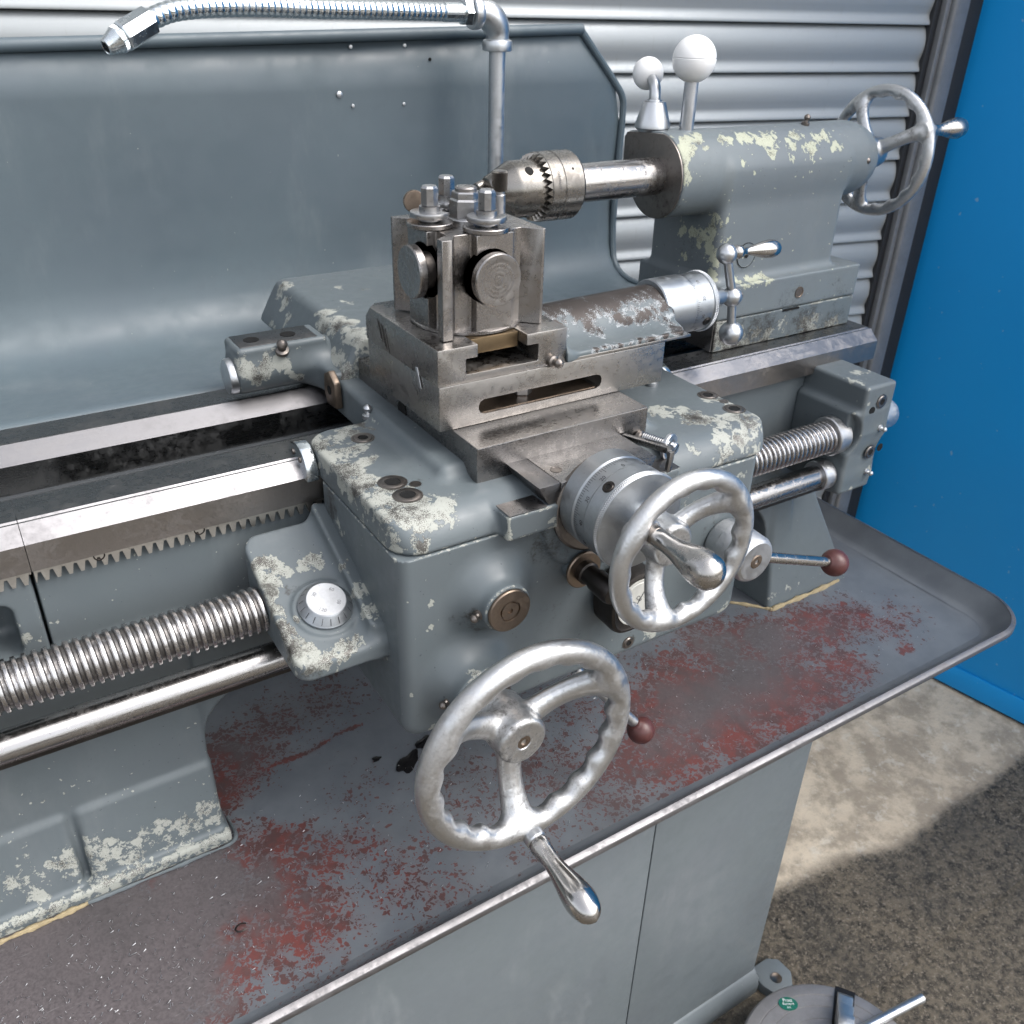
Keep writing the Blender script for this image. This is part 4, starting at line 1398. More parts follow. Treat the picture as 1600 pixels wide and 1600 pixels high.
    # black plunger knob below the cross-slide dial
    kn = part('plunger_disc', lathe([(15.5, 0), (16, 1), (16, 2.6), (15, 3.4), (0, 3.4)], (150, -10, -47), (0, -1, 0), 40), 'brown_steel', t, sharp=30)
    part('plunger_boss', lathe([(13, 0), (13, 12)], (150, 2, -47), (0, -1, 0), 32), 'grey_paint', t)
    part('plunger_stem', lathe([(9.5, 0), (9.5, 6), (8, 7), (8, 15), (9.2, 16), (9.8, 34), (8.5, 38), (0, 38)], (150, -13, -47), (0, -1, 0), 32), 'black_steel', kn, sharp=30)
    # selector knob with engraved plate
    V, F = lathe([(25, 0), (27, 2), (27.5, 22), (26.5, 26), (24.0, 27), (22.4, 26.2), (0, 26.2)], (196, -2, -84), (0, -1, 0), 64)
    a = np.arctan2(V[:, 2] + 84, V[:, 0] - 196)
    k = 1 + 0.16 * np.exp(-((a + 2.3) / 0.45) ** 2)
    V[:, 0], V[:, 2] = 196 + (V[:, 0] - 196) * k, -84 + (V[:, 2] + 84) * k
    sk = part('selector_knob', (V, F), 'black_steel', t, sharp=30)
    part('engraved_plate', lathe([(21.5, 0), (21.5, 0.6), (20.6, 0.8), (20.2, 0.5), (18.8, 0.5), (18.4, 0.8), (0, 0.8)], (196, -28.2, -84), (0, -1, 0), 56), 'label_plate', sk, sharp=30)
    n0 = np.array((196, -29.15, -84))
    for s, sz, dx, dz, an in (('CR', 4.4, -11, 6, -58), ('PU', 4.2, -7, -1, -58), ('CU', 4.8, -1, 4, -50), ('20', 4.2, -8, -14, 20), ('UT', 4.0, 12, 8, -75)):
        r_ = np.array((math.cos(math.radians(an)), 0, math.sin(math.radians(an))))
        u_ = np.array((-r_[2], 0, r_[0]))
        part('lettering', text(s, sz, n0 + np.array((dx, 0, dz)), r_, u_), 'letter_dark', sk, smooth=False)
    part('lettering', (np.array([(184, -29.2, -100), (184.8, -29.2, -100.5), (204, -29.2, -69), (203.2, -29.2, -68.5)]), [(0, 1, 2, 3)]), 'letter_dark', sk, smooth=False)
    part('rivet', lathe([(2.2, 0), (2.0, 1), (0, 1.6)], (194, -29, -102), (0, -1, 0), 16), 'black_steel', sk)
    # feed lever on the right
    lv = part('feed_lever', lathe([(20, 0), (21.5, 2), (21.5, 12), (22.5, 13), (21.6, 38), (20, 41), (17.5, 42.5), (6.5, 42.5)], (311, 0, -75), (0, -1, 0), 56), 'satin_chrome', t, sharp=30)
    part('screw', lathe([(6.6, 0), (6.6, 1.4), (5.6, 2.0), (2.2, 2.0), (2.0, 0.6), (0, 0.6)], (311, -41.2, -75), (0, -1, 0), 28), 'brown_steel', lv, sharp=30)
    part('lever_rod', cyl((322, -30, -80), (424, -38, -115), 5.0, 24, 0.5, 4.7), 'polished_steel', lv)
    bd = np.array((102, -8, -35.0))
    bd /= np.linalg.norm(bd)
    pr = [(5.6, -12), (6.4, -11.6)] + [(13 * math.sin(a), -13 * math.cos(a)) for a in np.linspace(0.55, 1.85, 9)] + [(12.2, 3.8)] + [(13 * math.sin(a), -13 * math.cos(a)) for a in np.linspace(1.92, math.pi - 0.02, 9)] + [(0, 13)]
    part('ball_knob', lathe(pr, (426, -38, -116), bd, 40), 'maroon_plastic', lv, sharp=40)
    # half-nut lever below
    lv = part('half_nut_lever', cyl((168, 12, -170), (231, -10, -250), 5.0, 20, 0.5), 'satin_chrome', t)
    bd = np.array((63, -22, -80.0))
    bd /= np.linalg.norm(bd)
    part('ball_knob', lathe(pr, (232, -12, -253), bd, 40), 'maroon_plastic', lv, sharp=40)
    # threading-dial bracket on the left flank
    n = np.array((0, -0.403, 0.915))

    def brk(X, Y, Z):
        sl = (Z - 0.44 * Y + 92.3) * 0.915
        d = smax(sd_plan(X, Y, Z, -70, 30, 24, 139, -96, 10, 13, 4), sl, 4)
        fl = smax(sd_plan(X, Y, Z, -11, 30, 29, 142, -98, 20, 5, 3), sl - 12 + 0.3 * (X + 11), 4)
        d = smin(d, fl, 10)
        boss = sl - 2.0 + 0.0 * X
        r = np.sqrt((X + 33) ** 2 + ((Y - 63) * 0.915 + (Z + 64) * 0.403) ** 2) - 24
        d = smin(d, np.maximum(smax(r, boss, 2), -96 - Z), 4)
        return np.maximum(d, X - 2)
    Wb = [(-60, 109, -44, 11), (-55, 105, -46, 10), (-47, 100, -48, 9), (-30, 102, -47, 10), (-24, 99, -49, 10), (-69, 95, -51, 9), (-67, 83, -56, 9), (-69, 70, -61, 8), (-68, 59, -66, 10), (-68, 49, -71, 12), (-66, 36, -76, 14), (-55, 34, -78, 12), (-50, 28, -80, 10), (-42, 28, -80, 9), (-31, 29, -79, 8), (-20, 30, -78, 7), (-61, 95, -50, 12), (-11, 59, -62, 6), (-8, 85, -45, 7, .9), (-5, 60, -56, 8, .9), (-4, 40, -64, 8, .9), (-60, 30, -86, 9)]
    b = part('dial_bracket', nets(brk, (-72, 22, -99), (3, 145, -10), 1.7), 'grey_paint_worn', t, wear=Wb, grime=[(-68, 90, -54, 14, .8), (-69, 72, -62, 12, .7), (-66, 40, -76, 16, .8), (-48, 84, -55, 8, .8), (-33, 63, -64, 25, .5), (-60, 30, -88, 16, .8)])
    c = np.array((-33, 63, -64)) + n * 2.2
    dl = part('thread_dial', lathe([(20.3, 0), (20.3, 2.0), (19.6, 2.6), (15.2, 9.2), (14.6, 9.6), (0, 9.6)], c, n, 56), 'dial_aluminium', b, sharp=30)
    part('dial_face', lathe([(14.2, 0), (14.2, 0.25), (0, 0.25)], c + n * 9.6, n, 48), 'satin_chrome', dl)
    u, v = np.array((1.0, 0, 0)), np.array((0, 0.915, 0.403))
    for s, a in (('30', 135), ('60', 45), ('120', -128), ('80', -35)):
        rr = np.array((math.cos(math.radians(a)), math.sin(math.radians(a))))
        up = -(rr[0] * u + rr[1] * v) if a < 0 else (rr[0] * u + rr[1] * v)
        part('lettering', text(s, 4.0, c + n * 9.9 + 9.6 * (rr[0] * u + rr[1] * v), np.cross(up, n), up), 'letter_faint', dl, smooth=False)
    tk = []
    for a in range(0, 360, 20):
        rr = math.cos(math.radians(a)) * u + math.sin(math.radians(a)) * v
        tt = np.cross(n, rr)
        p0, p1 = c + rr * 19.3 + n * 3.3, c + rr * (16.2 if a % 60 else 15.6) + n * 7.95
        tk.append((np.array([p0 - tt * .22, p0 + tt * .22, p1 + tt * .22, p1 - tt * .22]) + (rr * .25 + n * .2), [(0, 1, 2, 3)]))
    part('graduations', join(*tk), 'letter_dark', dl, smooth=False)
    # handwheel
    hw = part('handwheel', lathe([(12, 0), (12, 14)], (53, -31, -121), (0, -1, 0), 36), 'bolt_steel', t)
    handwheel(hw, (53, -88, -121), (1, 0, 0), (0, 0, 1), (0, -1, 0), 79.4, 9.0, (24, -93, 151), (18, -44, -7), lug=(0, -80, 8.5, -7, 7), scal=21)
    part('hub_bolt', lathe([(6.2, 0), (6.2, 2.0), (5.4, 2.6), (2.6, 2.6), (2.4, 0.8), (0, 0.8)], (53, -79.5, -121), (0, -1, 0), 32), 'brown_steel', hw, sharp=30)
    part('hub_washer', lathe([(12.6, 0), (12.6, 0.8), (0, 0.8)], (53, -80.2, -121), (0, -1, 0), 40), 'cast_aluminium', hw)
    hd = np.array((0.02, -1, -0.10))
    part('handle_ferrule', lathe([(8.2, 0), (8.2, 9), (7.4, 10)], (54, -93, -202), hd, 36), 'satin_chrome', hw, sharp=30)
    grip(hw, np.array((54, -101, -203)), hd, 74, [(0, 6.2), (0.05, 7.6), (0.10, 7.9), (0.2, 7.0), (0.34, 7.0), (0.5, 9.0), (0.66, 11.3), (0.78, 11.8), (0.9, 9.6), (0.965, 5.8), (1.0, 1.2)])


def build_cross_slide():
    t = thing('cross_slide', 'flat steel cross slide with painted rear cover lying across the carriage', 'cross slide', (160, 200, 20))
    part('slide_block', box(81, 240, 34, 246, 19.9, 53, 1.3, 2), 'slide_steel', t, wn=True)
    part('bore', lathe([(7.5, 0), (7.5, 0.4), (6.2, 0.4), (5.5, 0.1), (0, 0.1)], (80.8, 157, 37), (-1, 0, 0), 28), 'black_hole', t)

    def cov(X, Y, Z):
        sl = np.maximum((62 - X) * 0.87 + (Z - 30) * 0.49, (X - 258) * 0.87 + (Z - 30) * 0.49)
        rr = (Y - 470) * 0.9 + (Z - 55) * 0.43
        d = smax(sd_box(X, Y, Z, 61, 259, 246.4, 466, 26, 70, 4), sl, 7)
        d = smax(d, rr, 7)
        # thin overhanging skirt
        return d
    part('rear_cover', nets(cov, (58, 244, 24), (262, 470, 72), 2.2), 'grey_paint_worn', t, wear=[(80, 440, 70, 13), (76, 420, 58, 9), (84, 330, 69, 15), (85, 300, 70, 17), (88, 268, 69, 18), (88, 250, 66, 15), (74, 405, 42, 9), (66, 430, 30, 8), (68, 372, 32, 8), (72, 310, 42, 12), (74, 275, 45, 16), (80, 320, 60, 12), (74, 255, 40, 14), (130, 400, 70, 8, .8), (120, 350, 70, 8, .8), (150, 380, 70, 6, .8), (95, 290, 70, 13)])
    # graduated dial
    A = (160, 0, 17)
    d = part('dial', lathe([(36.2, 12.5), (37.2, 13.5), (37.4, 28), (36.6, 29.5), (36.6, 41), (37.2, 42.2), (37.2, 54), (36.4, 54.6)], A, (0, -1, 0), 96), 'dial_aluminium', t, sharp=25)
    V, F = [], []
    kn = []
    for r, y in ((36.6, 54.6), (37.4, 55.0), (37.4, 58.2), (36.6, 58.8), (33, 59.2), (16, 60.4), (13, 60.4)):
        kn.append((r, y))
    part('front_disc', lathe(kn, A, (0, -1, 0), 160), 'dial_aluminium', d, sharp=25)
    kg = []
    for i in range(150):
        a = 2 * math.pi * i / 150
        for j in range(2):
            yy = -55.2 - 1.5 * j
            aa = a + (math.pi / 150) * j
            c, s = math.cos(aa), math.sin(aa)
            p = np.array((160 + 37.3 * c, yy - 0.7, 17 + 37.3 * s))
            tg, nn = np.array((-s, 0, c)) * 0.7, np.array((c, 0, s)) * 0.9
            kg.append((np.array([p - tg + (0, 0.7, 0), p + tg + (0, 0.7, 0), p + tg - (0, 0.7, 0), p - tg - (0, 0.7, 0), p + nn]), [(0, 1, 4), (1, 2, 4), (2, 3, 4), (3, 0, 4)]))
    part('knurling', join(*kg), 'satin_chrome', d, smooth=False)
    tk = []
    for i in range(125):
        a = 2 * math.pi * i / 125
        L = 6.0 if i % 10 == 0 else 4.6 if i % 5 == 0 else 3.2
        c, s = math.cos(a), math.sin(a)
        p = np.array((160 + 36.72 * c, -30.0, 17 + 36.72 * s))
        tg = np.array((-s, 0, c)) * 0.17
        tk.append((np.array([p - tg, p + tg, p + tg + (0, -L, 0), p - tg + (0, -L, 0)]), [(0, 1, 2, 3)]))
    part('graduations', join(*tk), 'letter_dark', d, smooth=False)
    for i, s in enumerate(('50', '40', '30', '20', '0', '10', '20', '30', '40', '50', '60', '70')):
        a = math.radians(210 - i * 28.8)
        nn = np.array((math.cos(a), 0, math.sin(a)))
        up = np.array((0, 1.0, 0))
        rt = np.cross(up, nn)
        part('lettering', text(s, 4.6, np.array((160, -38.6, 17)) + nn * 36.65, rt, up, wrap=36.65), 'letter_dark', d, smooth=False)
    a = math.radians(128)
    nn = np.array((math.cos(a), 0, math.sin(a)))
    cap_screw(np.array((160, -48.5, 17)) + nn * 37.0, nn, 4.0, d, 0.2, 'black_steel', name='set_screw')
    # handwheel
    hw = part('handwheel', lathe([(13, 0), (13, 18)], (160, -60.4, 17), (0, -1, 0), 36), 'dial_aluminium', t)
    handwheel(hw, (160, -105, 17), (1, 0, 0), (0, 0, 1), (0, -1, 0), 54.2, 6.9, (33, -104, 150), (15, -34, -10), h=1.05, lug=(-34, 27, 8.5, -9, 3), scal=18)
    part('hub_bolt', lathe([(6.4, 0), (6.4, 1.2), (3.2, 1.2), (3.0, 0.2), (0, 0.2)], (160, -93.2, 17), (0, -1, 0), 32), 'brown_steel', hw, sharp=30)
    hd = np.array((0.03, -1, -0.02))
    part('handle_ferrule', lathe([(6.4, 0), (6.4, 5), (5.4, 6)], (127, -107.5, 43.5), hd, 32), 'bolt_steel', hw, sharp=30)
    grip(hw, np.array((127.2, -112, 43.4)), hd, 56, [(0, 6.0), (0.08, 6.4), (0.2, 6.4), (0.34, 7.4), (0.5, 9.6), (0.66, 11.6), (0.8, 11.8), (0.9, 10.2), (0.965, 6.4), (1.0, 1.2)])
    # sprung gib adjusting screw with its bracket
    ad = part('gib_screw', cyl((233, 36, 28), (245, 2, 28), 2.2, 20, 0.3), 'satin_chrome', t)
    d_ = np.array((12, -34, 0.0))
    L = np.linalg.norm(d_)
    d_ /= L
    u, v, _ = frame(d_)
    hx = [np.array((233, 36, 28.0)) + d_ * (4 + 0.62 * L * i / 160) + 4.4 * (math.cos(i * 0.45) * u + math.sin(i * 0.45) * v) for i in range(161)]
    part('spring', tube(hx, 0.9, 6), 'stud_steel', ad)
    part('washer', lathe([(3, 0), (10.2, 0), (11, 0.8), (11, 3.0), (10.2, 3.8), (6.5, 3.8), (6, 2.6), (3, 2.6)], np.array((233, 36, 28.0)) + d_ * (L * 0.76), d_, 36), 'satin_chrome', ad, sharp=30)
    sc = part('screw_head', lathe([(4.8, 0), (4.8, 3.6), (4.2, 4.4), (0, 4.6)], np.array((233, 36, 28.0)) + d_ * (L * 0.88), d_, 28), 'satin_chrome', ad, sharp=30)
    p = np.array((233, 36, 28.0)) + d_ * (L * 0.88 + 4.65)
    part('slot', (np.array([p - 4.3 * (u * .8 + v * .6) - .6 * (v * .8 - u * .6), p + 4.3 * (u * .8 + v * .6) - .6 * (v * .8 - u * .6), p + 4.3 * (u * .8 + v * .6) + .6 * (v * .8 - u * .6), p - 4.3 * (u * .8 + v * .6) + .6 * (v * .8 - u * .6)]), [(0, 1, 2, 3)]), 'black_hole', sc, smooth=False)
    part('gib_bracket', join(prism([(213.5, 33), (218, 33), (236, -2), (235, -7), (229, -10), (226, -8), (229, -4)], 'z', 30, 35.4, 0.7), prism([(226, 35), (231, 35), (229, 16), (224.5, 15)], 'y', -11.8, -8.6, 0.5)), 'slide_steel', t)
    part('gib_screw_seat', lathe([(6, 0), (6, 3), (4.5, 4)], (232, 34, 28), (12 / L, -34 / L, 0), 28), 'bolt_steel', t, sharp=30)


build_carriage()
build_cross_slide()

# ------------------------------------------------------------------ compound slide and tool post
def boolean(a, b, op='DIFFERENCE'):
    oa = bpy.data.objects.new('tmp_a', bpy.data.meshes.new('tmp_a'))
    ob = bpy.data.objects.new('tmp_b', bpy.data.meshes.new('tmp_b'))
    for o, g in ((oa, a), (ob, b)):
        o.data.from_pydata(np.asarray(g[0], float).tolist(), [], [tuple(int(i) for i in f) for f in g[1]])
        o.data.update()
        COL.objects.link(o)
    m = oa.modifiers.new('b', 'BOOLEAN')
    m.operation = op
    m.object = ob
    m.solver = 'EXACT'
    me = bpy.data.meshes.new_from_object(oa.evaluated_get(bpy.context.evaluated_depsgraph_get()))
    V = np.array([v.co[:] for v in me.vertices])
    F = [tuple(p.vertices) for p in me.polygons]
    for o in (oa, ob):
        d = o.data
        bpy.data.objects.remove(o)
        bpy.data.meshes.remove(d)
    bpy.data.meshes.remove(me)
    return V, F


def build_compound():
    t = thing('compound_slide', 'steel compound slide with rubbed grey paint between tool post and crank dial', 'compound slide', (175, 133, 53))
    slot = prism([(x, z) for x, z in [(109, 60.5), (214, 60.5), (218, 62), (219.5, 65), (219.5, 68), (218, 71), (214, 72.5), (109, 72.5), (105.5, 71), (104, 68), (104, 65), (105.5, 62)]], 'y', 40, 108, 0)
    g = boolean(box(70.5, 284.5, 71.4, 196, 53.1, 88.4, 0.9), slot)
    b = part('swivel_base', g, 'ground_steel', t, sharp=25)
    part('slot_bolt', lathe([(0, 0), (7.5, 0), (8, 0.8), (8, 8), (7.5, 8.6), (0, 8.6)], (156, 92, 61), (0, 0, 1), 6), 'satin_chrome', b, sharp=20)
    part('slot_floor', box(106, 218, 74, 107, 60.6, 61.0, 0), 'brown_steel', b)
    poly = [(69.5, 88.6), (182, 88.6), (182, 117.2), (145.3, 117.2), (145.3, 108.4), (156, 108.4), (156, 95), (93, 95), (93, 107), (102.8, 107), (102.8, 116.8), (69.5, 116.8)]
    g = prism(poly, 'y', 71, 196, 0.7)
    # knocked-off corner at the back
    V, F = box(-30, 30, -30, 30, -30, 30, 0)
    dn = np.array((-0.62, 0.55, 0.56))
    u, v, d = frame(dn)
    V = np.array((69.5, 196, 116.8)) + dn / np.linalg.norm(dn) * 24.5 + V[:, :1] * u + V[:, 1:2] * v + V[:, 2:3] * d
    g = boolean(g, (V, F))
    ts = part('top_slide', g, 'ground_steel', t, sharp=25)
    part('tee_nut', box(103.4, 144.8, 83, 170, 104.5, 116.4, 0.6), 'brass_block', t)
    part('gib_end', prism([(94, 78), (99, 77.5), (105, 97), (101, 97.6)], 'x', 68.4, 69.4, 0.2), 'satin_chrome', ts) if False else None
    V, F = prism([(97, 79), (101, 78.6), (107, 93.5), (103.4, 94.2)], 'x', 68.9, 69.6, 0.2)
    part('gib_strip', (V, F), 'satin_chrome', ts)
    for k in range(5):
        y = 172 - 3.6 * k + (k % 2)
        part('scratch', prism([(y, 112 - k), (y + 0.7, 112 - k), (y - 6, 97 - 2 * k), (y - 6.6, 97 - 2 * k)], 'x', 69.2, 69.58, 0), 'black_steel', ts, smooth=False)
    nipple((168.9, 71, 92), (0.1, -1, 0.1), ts, 1.35, 'bolt_steel')

    def body(X, Y, Z):
        d = sd_box(X, Y, Z, 182.4, 314, 71.6, 195, 88.8, 94.5, 1.5)
        bar = sd_cyl(Y, Z, X, 133, 90 + (X - 182) * 0.012, 23 + (X - 182) * 0.012, 170, 322, 2)
        d = smin(d, bar, 26)
        # shoulder sweeping up to the tool-post block
        d = smin(d, sd_box(X, Y, Z, 176, 184, 73, 195, 90, 108, 2), 16)
        cut = ((X - 314) * 0.75 - (Y - 71.6) * 0.45 + 6)
        d = smax(d, np.where(Y < 110, cut, -50), 3)
        d = np.maximum(d, 88.7 - Z)
        return np.maximum(d, 182.3 - X)
    W = [(230, 126, 108, 24, 1.2), (256, 130, 110, 26, 1.25), (282, 136, 112, 26, 1.25), (303, 136, 113, 24, 1.2), (316, 128, 112, 20, 1.1), (232, 146, 108, 26, 1.2), (205, 135, 110, 24, 1.15), (260, 150, 108, 26, 1.2), (290, 150, 108, 24, 1.2), (297, 100, 106, 15), (306, 84, 98, 12), (316, 110, 105, 14), (200, 108, 106, 14), (230, 104, 104, 15), (262, 104, 104, 15), (285, 102, 105, 15),
         (211, 72, 95, 8), (236, 72, 95, 9), (256, 72, 95, 9), (285, 72, 95, 9), (300, 73, 95, 10), (225, 74, 95, 7), (270, 73, 95, 8)]
    part('painted_body', nets(body, (181, 70, 87), (324, 197, 118), 1.7), 'grey_paint_rubbed', t, wear=W)
    part('lower_rim', box(182.3, 312, 71.2, 195, 88.5, 91.0, 0.5), 'ground_steel', t)
    part('oil_hole', lathe([(4, 0), (4, 0.3), (0, 0.3)], (262, 137, 114), (0, 0.1, 1), 20), 'black_hole', t)
    # dial and crank
    A = (0, 133, 94)
    d = part('dial', lathe([(12, 316), (26, 316), (27, 317), (27.2, 349), (26.4, 350), (26.4, 371), (25.6, 372)], A, (1, 0, 0), 80), 'dial_aluminium', t, sharp=25)
    part('front_disc', lathe([(26.4, 371), (27.4, 371.6), (27.4, 376), (26.4, 376.6), (20, 377.5), (9, 379), (9, 400), (6, 408)], A, (1, 0, 0), 80), 'dial_aluminium', d, sharp=25)
    kg, tk = [], []
    for i in range(110):
        a = 2 * math.pi * i / 110
        for j in range(2):
            aa = a + j * math.pi / 110
            c, s = math.cos(aa), math.sin(aa)
            p = np.array((372.9 + 2 * j, 133 + 27.3 * c, 94 + 27.3 * s))
            tg, nn, ex = np.array((0, -s, c)) * 0.7, np.array((0, c, s)) * 0.8, np.array((0.9, 0, 0))
            kg.append((np.array([p - tg - ex, p + tg - ex, p + tg + ex, p - tg + ex, p + nn]), [(0, 1, 4), (1, 2, 4), (2, 3, 4), (3, 0, 4)]))
    for i in range(100):
        a = 2 * math.pi * i / 100
        c, s = math.cos(a), math.sin(a)
        L = 5.5 if i % 10 == 0 else 4 if i % 5 == 0 else 2.6
        p, tg = np.array((350.4, 133 + 26.5 * c, 94 + 26.5 * s)), np.array((0, -s, c)) * 0.16
        tk.append((np.array([p - tg, p + tg, p + tg + (L, 0, 0), p - tg + (L, 0, 0)]), [(0, 1, 2, 3)]))
    part('knurling', join(*kg), 'satin_chrome', d, smooth=False)
    part('graduations', join(*tk), 'letter_dark', d, smooth=False)
    for i, s in enumerate(('10', '20', '30', '40', '50')):
        a = math.radians(120 + i * 36)
        nn = np.array((0, math.cos(a), math.sin(a)))
        up = np.array((-1.0, 0, 0))
        part('lettering', text(s, 4.4, np.array((359.5, 133, 94)) + nn * 26.45, np.cross(up, nn), up, wrap=26.45), 'letter_dark', d, smooth=False)
    for a, x in ((205, 366), (228, 322)):
        nn = np.array((0, math.cos(math.radians(a)), math.sin(math.radians(a))))
        cap_screw(np.array((x, 133, 94)) + nn * 26.6, nn, 3.6, d, 0.2, 'black_steel', name='set_screw')
    cr = part('crank', ball((419, 133, 92), 9.8, (1, 0, 0)), 'satin_chrome', t)
    part('arm', cyl((404, 133, 134), (419, 133, 92), 4.2, 24, 0.3), 'satin_chrome', cr)
    part('arm', cyl((419, 133, 92), (425, 133, 55), 4.2, 24, 0.3), 'satin_chrome', cr)
    part('ball', ball((404, 133, 134), 9.6, (1, 0, 0)), 'satin_chrome', cr)
    part('ball', ball((425, 133, 55), 11.8, (1, 0, 0)), 'satin_chrome', cr)
    part('pin', lathe([(2.4, 0), (2.2, 0.5), (0, 0.6)], (426, 127, 95), (0.62, -0.7, 0.3), 16), 'bolt_steel', cr)
    grip(cr, np.array((411, 132, 134.6)), np.array((1, -0.05, -0.02)), 58, [(0, 4.0), (0.06, 6.0), (0.13, 6.2), (0.2, 4.2), (0.27, 3.4), (0.4, 4.6), (0.6, 7.4), (0.78, 8.6), (0.9, 7.4), (0.965, 4.6), (1, 0.8)])


def build_tool_post():
    t = thing('tool_post', 'square steel quick change tool post standing on the compound slide', 'tool post', (125, 128, 117.4))
    part('base_ring', lathe([(43.5, 0), (43.5, 1.6), (42.5, 2.2), (40, 2.2)], (125, 128, 117.3), (0, 0, 1), 72), 'post_steel', t, sharp=30)
    fr = [(81.5, 84.5), (89.5, 84.5), (95, 92.5), (97, 95.6), (110, 95.6), (111, 94.5), (111, 87.6), (141.7, 87.6), (141.7, 95.4), (148, 97.2), (154.5, 98.4), (166.5, 86.8), (169, 86.8)]
    lf = [(y - 2.8, x + 2.8) for x, y in fr[1:]][::-1]
    poly = fr + [(169.4, 172.4)] + lf
    z0, z1 = 117.6, 189.4
    g = prism(poly, 'z', z0, z1, 0.5)
    g = boolean(g, cyl((123, 70, 159), (123, 92.5, 159), 20.5, 48, 0.0))
    g = boolean(g, cyl((66, 121, 160.5), (89.7, 121, 160.5), 20.5, 48, 0.0))
    # undercut below the corner ribs
    part('body', g, 'post_steel', t, sharp=22)
    for c, d in (((123, 94.5, 159), (0, -1, 0)), ((91.5, 121, 160.5), (-1, 0, 0))):
        ds = part('clamp_disc', lathe([(12.5, 10.4), (18.2, 11), (19.2, 12), (19.2, 17.2), (18.4, 18.2)] + [(r + o, 18.2 - dz) for r in (13, 10, 7, 4) for o, dz in ((0.5, 0), (0.0, 0.12), (-0.5, 0))] + [(0, 18.2)], c, d, 64), 'post_steel', t, sharp=28)
        part('neck_shade_ring', lathe([(20.2, 2.2), (13.5, 2.2), (13.0, 11)], c, d, 40), 'bolt_steel', ds, sharp=30)  # neck plus dark recess ring imitating the shadow behind the disc
    for i, (x, y) in enumerate(((95, 128), (125, 98), (125, 158))):
        rot = (0.2, 0.9, 0.5)[i]
        s = part('cam_stud', lathe([(5.0, 0), (5.0, 5), (8.5, 5), (8.5, 10), (7.6, 10.6), (7.6, 14.6)], (x, y, z1), (0, 0, 1), 40), 'stud_steel', t, sharp=30)
        part('lower_collar', lathe([(6, 0), (16.6, 0), (17.2, 0.6), (17.2, 3.0), (16.6, 3.6), (6, 3.6)], (x, y, z1 + 0.4), (0, 0, 1), 48), 'post_steel', s, sharp=30)
        pts = [(x + 14.4 * math.cos(a), y + 14.4 * math.sin(a)) for a in np.linspace(rot, rot + 1.72 * math.pi, 32)]
        pts += [(x + 9.6 * math.cos(a), y + 9.6 * math.sin(a)) for a in np.linspace(rot + 1.75 * math.pi, rot + 1.97 * math.pi, 6)]
        part('upper_collar', prism(pts, 'z', z1 + 7.2, z1 + 11, 0.5), 'stud_steel', s)
        hd = lathe([(5.6, 0), (6.4, 0.8), (6.4, 12.4), (5.2, 14.0), (0, 14.2)], (x, y, z1 + 14.6), (0, 0, 1), 8)
        part('square_head', hd, 'stud_steel', s, sharp=20)
    part('clamp_nut', lathe([(13.2, 0), (13.2, 3.2), (12.4, 4.0), (11.0, 4.4)], (125, 128, z1), (0, 0, 1), 48), 'stud_steel', t, sharp=30)
    part('hexagon', lathe([(12.0, 0), (12.2, 0.8), (12.2, 12.2), (10.8, 13.6), (10.8, 17.6), (10.2, 18.6), (0, 18.6)], (125, 128, z1 + 4.2), (0, 0, 1), 6), 'stud_steel', t, sharp=20)
    part('centre_stud', lathe([(8.2, 0), (8.2, 2.2), (7.2, 3.2), (0, 3.4)], (125, 128, z1 + 22.7), (0, 0, 1), 36), 'post_steel', t, sharp=30)
    pn = part('knurled_pin', lathe([(4.8, 0), (4.8, 17), (3.9, 18), (3.9, 20)], (155, 130, z1), (0, 0, 1), 28), 'stud_steel', t, sharp=30)
    seg = 36
    V, F = lathe([(5.2, 0), (5.9, 0.6), (5.9, 13.2), (5.0, 14.4), (0, 14.4)], (155, 130, z1 + 20), (0, 0, 1), seg * 2)
    r = np.hypot(V[:, 0] - 155, V[:, 1] - 130)
    idx = np.arange(len(V)) % 2
    k = np.where((r > 5.5) & (idx == 1), 0.84, 1.0)
    V[:, 0], V[:, 1] = 155 + (V[:, 0] - 155) * k, 130 + (V[:, 1] - 130) * k
    part('knurled_head', (V, F), 'chuck_steel', pn, sharp=20)
    V, F = lathe([(7.6, 0), (8.4, 0.6), (8.4, 6), (7.6, 6.6), (0, 6.6)], (0, 0, 0), (0, 0, 1), 72)
    idx = np.arange(len(V)) % 2
    rr = np.hypot(V[:, 0], V[:, 1])
    k = np.where((rr > 8.0) & (idx == 1), 0.93, 1.0)
    V[:, :2] *= k[:, None]
    u, v, d = frame((-0.3, -0.95, 0.1))
    part('knurled_nut', (np.array((101, 166, 200.0)) + V[:, :1] * u + V[:, 1:2] * v + V[:, 2:3] * d, F), 'brown_steel', t, sharp=20)
    part('nut_stem', cyl((106, 162, z1), (101, 167, 200), 3.5, 16, 0.2), 'bolt_steel', t)


